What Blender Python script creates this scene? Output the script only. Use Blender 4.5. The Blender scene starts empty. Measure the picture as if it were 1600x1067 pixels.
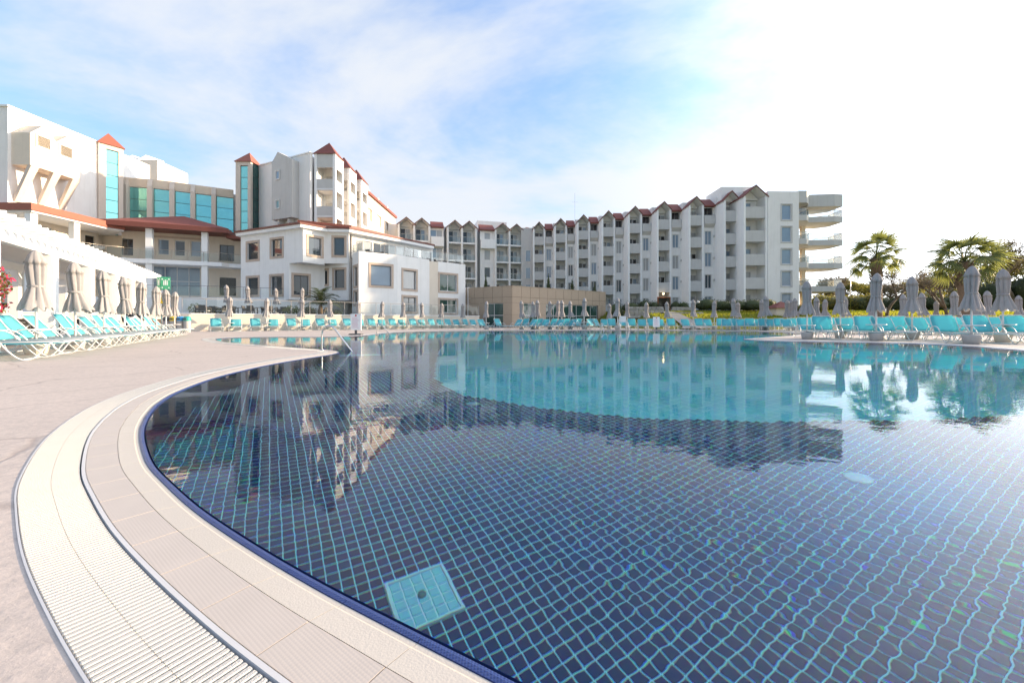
import bpy, bmesh, math, random
from mathutils import Vector, Matrix
from mathutils.geometry import tessellate_polygon
from mathutils import noise as mnoise

R = math.radians
scn = bpy.context.scene
COL = scn.collection
random.seed(7)

# ------------------------------------------------------------------ camera
CZ = 0.8            # camera height above the pool deck, metres
HOR, FPX = 501.5, 640.0   # horizon row and focal length of the photograph, pixels
cam_d = bpy.data.cameras.new('camera')
cam_d.sensor_width = 36.0
cam_d.lens = 14.4
cam_d.shift_y = -0.02
cam_d.clip_start = 0.05
cam_d.clip_end = 8000
cam = bpy.data.objects.new('camera', cam_d)
cam.location = (0, 0, CZ)
cam.rotation_euler = (R(90), 0, 0)
COL.objects.link(cam)
scn.camera = cam

# ------------------------------------------------------------------ light
SUN_AZ, SUN_EL = R(75.5), R(12)     # azimuth from +Y towards +X
sun_dir = Vector((math.sin(SUN_AZ) * math.cos(SUN_EL), math.cos(SUN_AZ) * math.cos(SUN_EL), math.sin(SUN_EL)))
sd = bpy.data.lights.new('sun', 'SUN')
sd.energy = 2.6
sd.angle = R(0.6)
sd.color = (1.0, 0.77, 0.52)
so = bpy.data.objects.new('sun', sd)
so.rotation_euler = sun_dir.to_track_quat('Z', 'Y').to_euler()
so.location = sun_dir * 200
COL.objects.link(so)

world = bpy.data.worlds.new('World')
scn.world = world
world.use_nodes = True
nt = world.node_tree
nt.nodes.clear()
def N(t, tree=None, **kw):
    n = (tree or nt).nodes.new(t)
    for k, v in kw.items():
        setattr(n, k, v)
    return n
def lk(a, b, tree=None):
    (tree or nt).links.new(a, b)
w_out = N('ShaderNodeOutputWorld')
w_bg = N('ShaderNodeBackground')
w_bg.inputs['Strength'].default_value = 0.15
sky = N('ShaderNodeTexSky', sky_type='NISHITA')
sky.sun_disc = False
sky.sun_elevation = SUN_EL
sky.sun_rotation = SUN_AZ
sky.air_density = 1.0
sky.dust_density = 0.6
sky.ozone_density = 2.0
# clouds: thin white sheets on a high plane, thicker towards the sun
tc = N('ShaderNodeTexCoord')
sep = N('ShaderNodeSeparateXYZ')
lk(tc.outputs['Generated'], sep.inputs[0])
def M_(op, a, b=None, c=None, tree=None, clamp=False):
    n = (tree or nt).nodes.new('ShaderNodeMath')
    n.operation = op
    n.use_clamp = clamp
    for i, v in enumerate((a, b, c)):
        if v is None:
            continue
        if isinstance(v, (int, float)):
            n.inputs[i].default_value = v
        else:
            (tree or nt).links.new(v, n.inputs[i])
    return n.outputs[0]
zz = M_('ADD', M_('MAXIMUM', sep.outputs[2], 0.0), 0.22)
cx = M_('DIVIDE', sep.outputs[0], zz)
cy = M_('DIVIDE', sep.outputs[1], zz)
comb = N('ShaderNodeCombineXYZ')
lk(cx, comb.inputs[0]); lk(cy, comb.inputs[1])
mp = N('ShaderNodeMapping')
mp.inputs['Rotation'].default_value = (0, 0, R(35))
mp.inputs['Scale'].default_value = (0.62, 1.0, 1)
mp.inputs['Location'].default_value = (9.1, 5.5, 0)
lk(comb.outputs[0], mp.inputs[0])
nz = N('ShaderNodeTexNoise')
nz.inputs['Scale'].default_value = 0.95
nz.inputs['Detail'].default_value = 7
nz.inputs['Roughness'].default_value = 0.60
nz.inputs['Distortion'].default_value = 0.25
lk(mp.outputs[0], nz.inputs['Vector'])
vd = N('ShaderNodeVectorMath', operation='DOT_PRODUCT')
lk(tc.outputs['Generated'], vd.inputs[0])
vd.inputs[1].default_value = sun_dir
near_sun = M_('MULTIPLY', M_('POWER', M_('MAXIMUM', vd.outputs['Value'], 0.0), 2.0), 0.21)
low = M_('MULTIPLY', M_('SUBTRACT', 1.0, M_('MAXIMUM', sep.outputs[2], 0.0)), 0.02)
dens = M_('ADD', M_('ADD', nz.outputs['Fac'], near_sun), low)
mr = N('ShaderNodeMapRange', interpolation_type='SMOOTHSTEP')
mr.inputs['From Min'].default_value = 0.40
mr.inputs['From Max'].default_value = 0.64
lk(dens, mr.inputs['Value'])
cl_amt = M_('MULTIPLY', mr.outputs[0], 0.92)
cl_mix = N('ShaderNodeMix', data_type='RGBA')
lk(cl_amt, cl_mix.inputs['Factor'])
# sky brightness compressed: the brighter a patch of clear sky, the more it is evened out
bw = N('ShaderNodeRGBToBW'); lk(sky.outputs[0], bw.inputs[0])
soft = M_('DIVIDE', 1.12, M_('ADD', 1.0, M_('DIVIDE', bw.outputs[0], 2.3)))
sky_s = N('ShaderNodeVectorMath', operation='SCALE')
lk(sky.outputs[0], sky_s.inputs[0]); lk(soft, sky_s.inputs['Scale'])
sky_t = N('ShaderNodeVectorMath', operation='MULTIPLY')
lk(sky_s.outputs[0], sky_t.inputs[0]); sky_t.inputs[1].default_value = (1.0, 1.0, 1.08)
lk(sky_t.outputs[0], cl_mix.inputs['A'])
cl_mix.inputs['B'].default_value = (1.50, 1.55, 1.63, 1)
# forward scattering: cloud and haze get brighter towards the sun
gain = M_('ADD', M_('MULTIPLY', M_('POWER', M_('MAXIMUM', vd.outputs['Value'], 0.0), 6.0), 3.8), 1.0)
sky_g = N('ShaderNodeVectorMath', operation='SCALE')
lk(cl_mix.outputs['Result'], sky_g.inputs[0]); lk(gain, sky_g.inputs['Scale'])
lk(sky_g.outputs[0], w_bg.inputs['Color'])
lk(w_bg.outputs[0], w_out.inputs[0])

scn.view_settings.view_transform = 'Standard'
scn.view_settings.look = 'None'
scn.view_settings.exposure = 2.0
scn.view_settings.gamma = 1.0
scn.view_settings.use_curve_mapping = False
cy_ = scn.cycles
cy_.use_denoising = True
cy_.max_bounces = 10
cy_.diffuse_bounces = 4
cy_.glossy_bounces = 5
cy_.transmission_bounces = 8
cy_.transparent_max_bounces = 24
cy_.sample_clamp_indirect = 6
cy_.blur_glossy = 0.5

# ------------------------------------------------------------------ materials
def pm(name, col, rough=0.6, var=0.10, scale=3.0, bump=0.0, bscale=60.0, metal=0.0, spec=0.4,
       trans=0.0, dirt=0.0, coord='Object', stretch=(1, 1, 1), island=0.0, tcol=None):
    """procedural material: base colour broken up by noise, optional grain bump, dirt streaks, translucency"""
    m = bpy.data.materials.new(name)
    m.use_nodes = True
    t = m.node_tree
    b = t.nodes['Principled BSDF']
    b.inputs['Roughness'].default_value = rough
    b.inputs['Metallic'].default_value = metal
    b.inputs['Specular IOR Level'].default_value = spec
    if coord == 'World':
        src = t.nodes.new('ShaderNodeNewGeometry').outputs['Position']
    else:
        src = t.nodes.new('ShaderNodeTexCoord').outputs['Object']
    mp = t.nodes.new('ShaderNodeMapping')
    mp.inputs['Scale'].default_value = stretch
    t.links.new(src, mp.inputs[0])
    n = t.nodes.new('ShaderNodeTexNoise')
    n.inputs['Scale'].default_value = scale
    n.inputs['Detail'].default_value = 6
    n.inputs['Roughness'].default_value = 0.6
    t.links.new(mp.outputs[0], n.inputs['Vector'])
    f = n.outputs['Fac']
    if island:
        g = t.nodes.new('ShaderNodeNewGeometry')
        f = M_('ADD', M_('MULTIPLY', f, 1 - island, tree=t), M_('MULTIPLY', g.outputs['Random Per Island'], island, tree=t), tree=t)
    mx = t.nodes.new('ShaderNodeMix')
    mx.data_type = 'RGBA'
    t.links.new(f, mx.inputs['Factor'])
    mx.inputs['A'].default_value = (*[max(0, c * (1 - var * 1.6)) for c in col], 1)
    mx.inputs['B'].default_value = (*[min(1, c * (1 + var * 1.6)) for c in col], 1)
    out = mx.outputs['Result']
    if dirt:
        n2 = t.nodes.new('ShaderNodeTexNoise')
        n2.inputs['Scale'].default_value = 1.3
        n2.inputs['Detail'].default_value = 8
        mp2 = t.nodes.new('ShaderNodeMapping')
        mp2.inputs['Scale'].default_value = (2.2, 2.2, 0.18)
        t.links.new(src, mp2.inputs[0])
        t.links.new(mp2.outputs[0], n2.inputs['Vector'])
        r = t.nodes.new('ShaderNodeMapRange')
        r.inputs['From Min'].default_value = 0.52
        r.inputs['From Max'].default_value = 0.75
        r.inputs['To Max'].default_value = dirt
        t.links.new(n2.outputs['Fac'], r.inputs['Value'])
        m2 = t.nodes.new('ShaderNodeMix')
        m2.data_type = 'RGBA'
        t.links.new(r.outputs[0], m2.inputs['Factor'])
        t.links.new(out, m2.inputs['A'])
        m2.inputs['B'].default_value = (col[0] * 0.55, col[1] * 0.52, col[2] * 0.47, 1)
        out = m2.outputs['Result']
    t.links.new(out, b.inputs['Base Color'])
    if bump:
        nb = t.nodes.new('ShaderNodeTexNoise')
        nb.inputs['Scale'].default_value = bscale
        nb.inputs['Detail'].default_value = 4
        t.links.new(src, nb.inputs['Vector'])
        bp = t.nodes.new('ShaderNodeBump')
        bp.inputs['Strength'].default_value = bump
        bp.inputs['Distance'].default_value = 0.02
        t.links.new(nb.outputs['Fac'], bp.inputs['Height'])
        t.links.new(bp.outputs[0], b.inputs['Normal'])
    if trans:
        tr = t.nodes.new('ShaderNodeBsdfTranslucent')
        if tcol:
            tr.inputs['Color'].default_value = (*tcol, 1)
        else:
            t.links.new(out, tr.inputs['Color'])
        ms = t.nodes.new('ShaderNodeMixShader')
        ms.inputs[0].default_value = trans
        t.links.new(b.outputs[0], ms.inputs[1])
        t.links.new(tr.outputs[0], ms.inputs[2])
        t.links.new(ms.outputs[0], t.nodes['Material Output'].inputs['Surface'])
    return m

MT = {}
MT['white'] = pm('white_render', (.80, .78, .75), .8, .05, 1.2, .15, 40, dirt=.20)
MT['white2'] = pm('white_fin_paint', (.84, .83, .81), .7, .03, 2, .1, 40, dirt=.10)
MT['cream'] = pm('cream_render', (.72, .63, .52), .8, .05, 1.5, .15, 40, dirt=.14)
MT['grey'] = pm('grey_render', (.54, .53, .51), .8, .05, 1.4, .15, 40, dirt=.18)
MT['shade'] = pm('soffit_white', (.74, .73, .71), .8, .04, 2)
MT['stone'] = pm('stone_surround', (.50, .39, .31), .75, .10, 6, .2, 30)
MT['roof'] = pm('red_roof_tile', (.22, .070, .055), .7, .16, 4, .6, 9, dirt=.2)
MT['fascia'] = pm('brown_fascia', (.17, .055, .04), .55, .10, 4)
MT['orange'] = pm('terracotta_fascia', (.30, .098, .062), .6, .10, 4)
MT['tan'] = pm('tan_cladding', (.40, .31, .225), .55, .05, 3)
MT['joint'] = pm('dark_joint', (.10, .08, .065), .8, .05, 3)
MT['glass'] = pm('window_glass', (.035, .05, .06), .03, .3, .35, spec=.9)
MT['glassblue'] = pm('blue_window_glass', (.20, .27, .34), .04, .25, .4, spec=1.0)
MT['curtain'] = pm('curtained_window_glass', (.36, .36, .35), .06, .2, 3, spec=.8, stretch=(6, 1, .2))
MT['dark'] = pm('dark_interior_glass', (.022, .02, .02), .05, .3, .8, spec=.6)
MT['teal'] = pm('teal_glass', (.22, .60, .58), .03, .12, .5, spec=1.0, metal=.6)
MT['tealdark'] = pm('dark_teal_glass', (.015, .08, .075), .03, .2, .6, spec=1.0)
MT['greenglass'] = pm('green_glass', (.03, .075, .065), .03, .4, .5, spec=.9)
MT['alu'] = pm('white_aluminium', (.62, .61, .60), .4, .04, 4)
MT['darkalu'] = pm('dark_aluminium', (.12, .12, .12), .4, .06, 4)
MT['steel'] = pm('brushed_steel', (.62, .61, .60), .18, .05, 20, metal=1.0)
MT['rail'] = pm('rail_post_steel', (.50, .46, .40), .35, .06, 10, metal=.6)
MT['wmetal'] = pm('white_tube', (.68, .67, .66), .35, .03, 8)
MT['sling'] = pm('turquoise_sling', (.17, .58, .64), .65, .06, 9, .15, 220, trans=.48, tcol=(.26, .74, .80))
MT['fabric'] = pm('taupe_canvas', (.37, .35, .345), .85, .10, 5, .25, 90, trans=.18)
MT['pot'] = pm('grey_concrete', (.42, .41, .39), .8, .08, 6, .2, 40)
MT['potcream'] = pm('cream_concrete', (.66, .60, .50), .8, .06, 6, .2, 40)
MT['bark'] = pm('bark', (.16, .115, .08), .9, .25, 8, .8, 14, stretch=(1, 1, .35))
MT['palmbark'] = pm('palm_bark', (.20, .14, .095), .95, .3, 9, 1.0, 16)
MT['leaf'] = pm('leaf_green', (.050, .085, .022), .6, .5, .9, trans=.42, island=.6, tcol=(.16, .20, .03))
MT['leafdark'] = pm('leaf_dark', (.062, .080, .030), .6, .45, .9, trans=.25, island=.6)
MT['leafolive'] = pm('leaf_olive', (.11, .115, .030), .65, .4, .5, trans=.45, island=.6, tcol=(.30, .27, .05))
MT['leafbrown'] = pm('leaf_brownish', (.20, .16, .10), .7, .35, .5, trans=.3, island=.6)
MT['palm'] = pm('palm_frond', (.15, .18, .065), .5, .3, 1.5, trans=.4, island=.5, tcol=(.30, .32, .08))
MT['flower'] = pm('bougainvillea_flower', (.42, .03, .08), .7, .4, 2, trans=.3, island=.7)
MT['plasticdark'] = pm('grey_plastic', (.10, .10, .105), .5, .08, 6)
MT['yellow'] = pm('yellow_plastic', (.75, .52, .03), .45, .06, 6)
MT['blue'] = pm('blue_plastic', (.05, .30, .58), .45, .06, 6)
MT['green'] = pm('green_plastic', (.02, .33, .28), .45, .06, 6)
MT['signgreen'] = pm('green_sign', (.06, .38, .20), .4, .04, 6)
MT['signwhite'] = pm('white_sign', (.82, .81, .80), .4, .02, 6)
MT['signred'] = pm('red_print', (.55, .04, .05), .5, .05, 6)
MT['signpink'] = pm('faded_pink_print', (.72, .50, .54), .5, .05, 6)
MT['wicker'] = pm('dark_wicker', (.06, .055, .052), .8, .2, 30, .4, 60)
MT['cushion'] = pm('grey_cushion', (.40, .40, .40), .85, .06, 8)
MT['skin'] = pm('skin', (.45, .27, .19), .6, .06, 6)
MT['cloth'] = pm('navy_cloth', (.022, .028, .045), .85, .15, 6)
MT['hair'] = pm('dark_hair', (.02, .016, .014), .7, .1, 8)
MT['rubble'] = pm('rubble_stone', (.42, .38, .33), .85, .2, 3, .5, 20, island=.6)
MT['brownwood'] = pm('red_brown_wood', (.33, .12, .05), .6, .15, 5, stretch=(1, 6, 1))
MT['path'] = pm('path_concrete', (.26, .25, .24), .85, .10, 1.5, .3, 50, coord='World')
MT['box'] = pm('lamp_glass', (.8, .8, .78), .3, .02, 5)

# glass balustrade: clear, a little greenish, really see-through
def glass_sheet():
    m = bpy.data.materials.new('balustrade_glass')
    m.use_nodes = True
    t = m.node_tree
    t.nodes.clear()
    o = t.nodes.new('ShaderNodeOutputMaterial')
    tr = t.nodes.new('ShaderNodeBsdfTransparent')
    tr.inputs[0].default_value = (.93, .955, .95, 1)
    gl = t.nodes.new('ShaderNodeBsdfGlossy')
    gl.inputs['Roughness'].default_value = .02
    fr = t.nodes.new('ShaderNodeFresnel')
    fr.inputs[0].default_value = 1.55
    ms = t.nodes.new('ShaderNodeMixShader')
    t.links.new(M_('MULTIPLY', fr.outputs[0], 0.75, tree=t), ms.inputs[0])
    t.links.new(tr.outputs[0], ms.inputs[1])
    t.links.new(gl.outputs[0], ms.inputs[2])
    t.links.new(ms.outputs[0], o.inputs[0])
    return m
MT['rglass'] = glass_sheet()

def lamp_mat(col, s):
    m = bpy.data.materials.new('warm_lit_lamp')
    m.use_nodes = True
    b = m.node_tree.nodes['Principled BSDF']
    b.inputs['Base Color'].default_value = (*col, 1)
    b.inputs['Emission Color'].default_value = (*col, 1)
    b.inputs['Emission Strength'].default_value = s
    return m
MT['lit'] = lamp_mat((1.0, .72, .38), 4.0)

# pool deck: pinkish stamped concrete with irregular cracks and grit
def deck_mat():
    m = pm('stamped_concrete', (.53, .455, .405), .82, .10, .45, coord='World')
    t = m.node_tree
    b = t.nodes['Principled BSDF']
    pos = t.nodes.new('ShaderNodeNewGeometry').outputs['Position']
    base = b.inputs['Base Color'].links[0].from_socket
    # wobbling stamp lines
    nw = t.nodes.new('ShaderNodeTexNoise'); nw.inputs['Scale'].default_value = .9; nw.inputs['Detail'].default_value = 3
    t.links.new(pos, nw.inputs['Vector'])
    add = t.nodes.new('ShaderNodeVectorMath'); add.operation = 'MULTIPLY_ADD'
    t.links.new(nw.outputs['Color'], add.inputs[0]); add.inputs[1].default_value = (.9, .9, 0); t.links.new(pos, add.inputs[2])
    vo = t.nodes.new('ShaderNodeTexVoronoi'); vo.feature = 'DISTANCE_TO_EDGE'; vo.voronoi_dimensions = '2D'
    vo.inputs['Scale'].default_value = .55
    t.links.new(add.outputs[0], vo.inputs['Vector'])
    ln = t.nodes.new('ShaderNodeMapRange'); ln.inputs['From Min'].default_value = 0.002; ln.inputs['From Max'].default_value = .014
    ln.inputs['To Min'].default_value = .42; ln.inputs['To Max'].default_value = 0
    t.links.new(vo.outputs['Distance'], ln.inputs['Value'])
    # fine blotches and grit
    n1 = t.nodes.new('ShaderNodeTexNoise'); n1.inputs['Scale'].default_value = 26; n1.inputs['Detail'].default_value = 8; n1.inputs['Roughness'].default_value = .7
    t.links.new(pos, n1.inputs['Vector'])
    m1 = t.nodes.new('ShaderNodeMix'); m1.data_type = 'RGBA'; m1.blend_type = 'MULTIPLY'; m1.inputs['Factor'].default_value = .5
    cr = t.nodes.new('ShaderNodeValToRGB')
    cr.color_ramp.elements[0].position = .30; cr.color_ramp.elements[0].color = (.55, .56, .58, 1)
    cr.color_ramp.elements[1].position = .62; cr.color_ramp.elements[1].color = (1.08, 1.05, 1.02, 1)
    t.links.new(n1.outputs['Fac'], cr.inputs[0])
    t.links.new(base, m1.inputs['A']); t.links.new(cr.outputs[0], m1.inputs['B'])
    m2 = t.nodes.new('ShaderNodeMix'); m2.data_type = 'RGBA'
    t.links.new(ln.outputs[0], m2.inputs['Factor']); t.links.new(m1.outputs['Result'], m2.inputs['A'])
    m2.inputs['B'].default_value = (.24, .19, .17, 1)
    t.links.new(m2.outputs['Result'], b.inputs['Base Color'])
    h = M_('SUBTRACT', n1.outputs['Fac'], M_('MULTIPLY', ln.outputs[0], 1.2, tree=t), tree=t)
    bp = t.nodes.new('ShaderNodeBump'); bp.inputs['Strength'].default_value = .55; bp.inputs['Distance'].default_value = .006
    t.links.new(h, bp.inputs['Height']); t.links.new(bp.outputs[0], b.inputs['Normal'])
    return m
MT['deck'] = deck_mat()

def lawn_mat():
    m = pm('lawn_grass', (.20, .22, .024), .8, .30, .35, coord='World')
    t = m.node_tree
    b = t.nodes['Principled BSDF']
    n = t.nodes.new('ShaderNodeTexNoise'); n.inputs['Scale'].default_value = 18; n.inputs['Detail'].default_value = 6
    t.links.new(t.nodes.new('ShaderNodeNewGeometry').outputs['Position'], n.inputs['Vector'])
    bp = t.nodes.new('ShaderNodeBump'); bp.inputs['Strength'].default_value = 1.0; bp.inputs['Distance'].default_value = .25
    t.links.new(n.outputs['Fac'], bp.inputs['Height']); t.links.new(bp.outputs[0], b.inputs['Normal'])
    return m
MT['lawn'] = lawn_mat()
MT['blade'] = pm('grass_blade', (.15, .18, .025), .6, .35, 2, trans=.5, island=.6, tcol=(.50, .50, .04))
MT['palestone'] = pm('pale_stone', (.60, .53, .46), .75, .06, 4, .2, 30)

# water: mirror by Fresnel over a dispersing refraction (three colours, three indices)
def water_mat():
    m = bpy.data.materials.new('pool_water')
    m.use_nodes = True
    t = m.node_tree
    t.nodes.clear()
    o = t.nodes.new('ShaderNodeOutputMaterial')
    pos = t.nodes.new('ShaderNodeNewGeometry').outputs['Position']
    def noi(scale, det, stretch=(1, 1, 1), rz=0):
        mp = t.nodes.new('ShaderNodeMapping'); mp.inputs['Scale'].default_value = stretch; mp.inputs['Rotation'].default_value = (0, 0, rz)
        t.links.new(pos, mp.inputs[0])
        n = t.nodes.new('ShaderNodeTexNoise'); n.inputs['Scale'].default_value = scale; n.inputs['Detail'].default_value = det
        n.inputs['Roughness'].default_value = .45
        t.links.new(mp.outputs[0], n.inputs['Vector'])
        return n.outputs['Fac']
    big = noi(1.1, 2, (1, 1.5, 1), .3)
    mid = noi(8.5, 2.0, (1, 1.25, 1), -.5)
    patch = noi(.33, 1.5)
    pr = t.nodes.new('ShaderNodeMapRange'); pr.inputs['From Min'].default_value = .38; pr.inputs['From Max'].default_value = .62
    pr.inputs['To Min'].default_value = .22; pr.inputs['To Max'].default_value = 1.0
    t.links.new(patch, pr.inputs['Value'])
    h = M_('ADD', M_('MULTIPLY', big, .35, tree=t), M_('MULTIPLY', M_('MULTIPLY', mid, .25, tree=t), pr.outputs[0], tree=t), tree=t)
    # livelier water where the near inlet pushes
    vdm = t.nodes.new('ShaderNodeVectorMath'); vdm.operation = 'DISTANCE'
    t.links.new(pos, vdm.inputs[0]); vdm.inputs[1].default_value = (.95, 1.25, 0)
    jr = t.nodes.new('ShaderNodeMapRange'); jr.interpolation_type = 'SMOOTHSTEP'
    jr.inputs['From Min'].default_value = .2; jr.inputs['From Max'].default_value = 1.5
    jr.inputs['To Min'].default_value = .27; jr.inputs['To Max'].default_value = 0.0
    t.links.new(vdm.outputs['Value'], jr.inputs['Value'])
    jet = noi(12.0, 1.0, (1, 1.1, 1), .4)
    h = M_('ADD', h, M_('MULTIPLY', jet, jr.outputs[0], tree=t), tree=t)
    bp = t.nodes.new('ShaderNodeBump'); bp.inputs['Strength'].default_value = 1.0; bp.inputs['Distance'].default_value = WAVE
    t.links.new(h, bp.inputs['Height'])
    add = None
    for c, ior in (((.95, 0, 0), 1.3305), ((0, .985, 0), 1.334), ((0, 0, 1.0), 1.3385)):
        rf = t.nodes.new('ShaderNodeBsdfRefraction')
        rf.inputs['Color'].default_value = (*c, 1); rf.inputs['Roughness'].default_value = 0; rf.inputs['IOR'].default_value = ior
        t.links.new(bp.outputs[0], rf.inputs['Normal'])
        if add is None:
            add = rf.outputs[0]
        else:
            a = t.nodes.new('ShaderNodeAddShader')
            t.links.new(add, a.inputs[0]); t.links.new(rf.outputs[0], a.inputs[1]); add = a.outputs[0]
    gl = t.nodes.new('ShaderNodeBsdfGlossy'); gl.inputs['Roughness'].default_value = 0
    t.links.new(bp.outputs[0], gl.inputs['Normal'])
    fr = t.nodes.new('ShaderNodeFresnel'); fr.inputs[0].default_value = 1.333
    t.links.new(bp.outputs[0], fr.inputs['Normal'])
    ms = t.nodes.new('ShaderNodeMixShader')
    t.links.new(fr.outputs[0], ms.inputs[0]); t.links.new(add, ms.inputs[1]); t.links.new(gl.outputs[0], ms.inputs[2])
    t.links.new(ms.outputs[0], o.inputs[0])
    return m
WAVE = 0.005
MT['water'] = water_mat()

MT['navytile'] = pm('navy_mosaic_tile', (.010, .030, .120), .25, .30, 2, island=.75, spec=.5)
MT['grout'] = pm('cyan_grout', (.34, .86, 1.0), .7, .06, 3)
MT['lidtile'] = pm('pale_cyan_drain_tile', (.22, .74, .82), .4, .06, 6, island=.5)

def grid_mat(name, tile, line, pitch, width, ang, bump=.4, origin=(0, 0), rough=.4, var=.2):
    """square tile joints drawn along two world directions on a horizontal or vertical face"""
    m = pm(name, tile, rough, var, 1.5, coord='World')
    t = m.node_tree
    b = t.nodes['Principled BSDF']
    base = b.inputs['Base Color'].links[0].from_socket
    pos = t.nodes.new('ShaderNodeNewGeometry').outputs['Position']
    mp = t.nodes.new('ShaderNodeMapping'); mp.vector_type = 'POINT'
    mp.inputs['Rotation'].default_value = (0, 0, -ang); mp.inputs['Scale'].default_value = (1 / pitch,) * 3
    t.links.new(pos, mp.inputs[0])
    s = t.nodes.new('ShaderNodeSeparateXYZ'); t.links.new(mp.outputs[0], s.inputs[0])
    def edge(v):
        f = M_('FRACT', v, tree=t)
        return M_('MINIMUM', f, M_('SUBTRACT', 1.0, f, tree=t), tree=t)
    d = M_('MINIMUM', edge(s.outputs[0]), edge(s.outputs[1]), tree=t)
    lt = M_('LESS_THAN', d, width / 2, tree=t)
    mx = t.nodes.new('ShaderNodeMix'); mx.data_type = 'RGBA'
    t.links.new(lt, mx.inputs['Factor']); t.links.new(base, mx.inputs['A']); mx.inputs['B'].default_value = (*line, 1)
    t.links.new(mx.outputs['Result'], b.inputs['Base Color'])
    return m
GRID_ANG = math.atan2(.509, .860)
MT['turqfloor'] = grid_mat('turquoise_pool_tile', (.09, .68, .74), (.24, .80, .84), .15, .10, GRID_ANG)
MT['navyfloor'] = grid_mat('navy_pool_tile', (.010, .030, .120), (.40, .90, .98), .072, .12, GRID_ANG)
MT['navywall'] = pm('navy_pool_wall', (.022, .042, .12), .3, .3, 4)

def nosing_mat():
    """glazed navy edge tile with a raised non-slip grain"""
    m = pm('navy_nosing_tile', (.030, .055, .19), .3, .08, 4, spec=.6)
    t = m.node_tree
    b = t.nodes['Principled BSDF']
    v = t.nodes.new('ShaderNodeTexVoronoi'); v.inputs['Scale'].default_value = 130; v.inputs['Randomness'].default_value = .1
    t.links.new(t.nodes.new('ShaderNodeNewGeometry').outputs['Position'], v.inputs['Vector'])
    bp = t.nodes.new('ShaderNodeBump'); bp.inputs['Strength'].default_value = .8; bp.inputs['Distance'].default_value = .004
    bp.invert = True
    t.links.new(v.outputs['Distance'], bp.inputs['Height']); t.links.new(bp.outputs[0], b.inputs['Normal'])
    return m
MT['nosing'] = nosing_mat()
MT['coping'] = pm('beige_coping_tile', (.49, .45, .40), .35, .035, 3, .12, 160, spec=.5, coord='World')
def ribbed_mat():
    m = pm('beige_ribbed_tile', (.52, .455, .40), .5, .05, 5, coord='World')
    t = m.node_tree
    b = t.nodes['Principled BSDF']
    pos = t.nodes.new('ShaderNodeNewGeometry').outputs['Position']
    v = t.nodes.new('ShaderNodeTexVoronoi'); v.voronoi_dimensions = '2D'; v.inputs['Scale'].default_value = 105; v.inputs['Randomness'].default_value = 0.0
    mp = t.nodes.new('ShaderNodeMapping'); mp.inputs['Rotation'].default_value = (0, 0, .65)
    t.links.new(pos, mp.inputs[0]); t.links.new(mp.outputs[0], v.inputs['Vector'])
    bp = t.nodes.new('ShaderNodeBump'); bp.inputs['Strength'].default_value = .18; bp.inputs['Distance'].default_value = .0025; bp.invert = True
    t.links.new(v.outputs['Distance'], bp.inputs['Height']); t.links.new(bp.outputs[0], b.inputs['Normal'])
    return m
MT['ribbed'] = ribbed_mat()
MT['tilejoint'] = pm('pale_tile_joint', (.56, .53, .49), .8, .05, 8)
MT['grate'] = pm('white_plastic_grate', (.58, .55, .495), .45, .04, 7, .3, 300, dirt=.0, coord='World')
MT['gutter'] = pm('dark_gutter', (.27, .25, .23), .8, .2, 5)
MT['strip'] = pm('grey_plastic_strip', (.52, .52, .53), .5, .05, 8)

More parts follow.
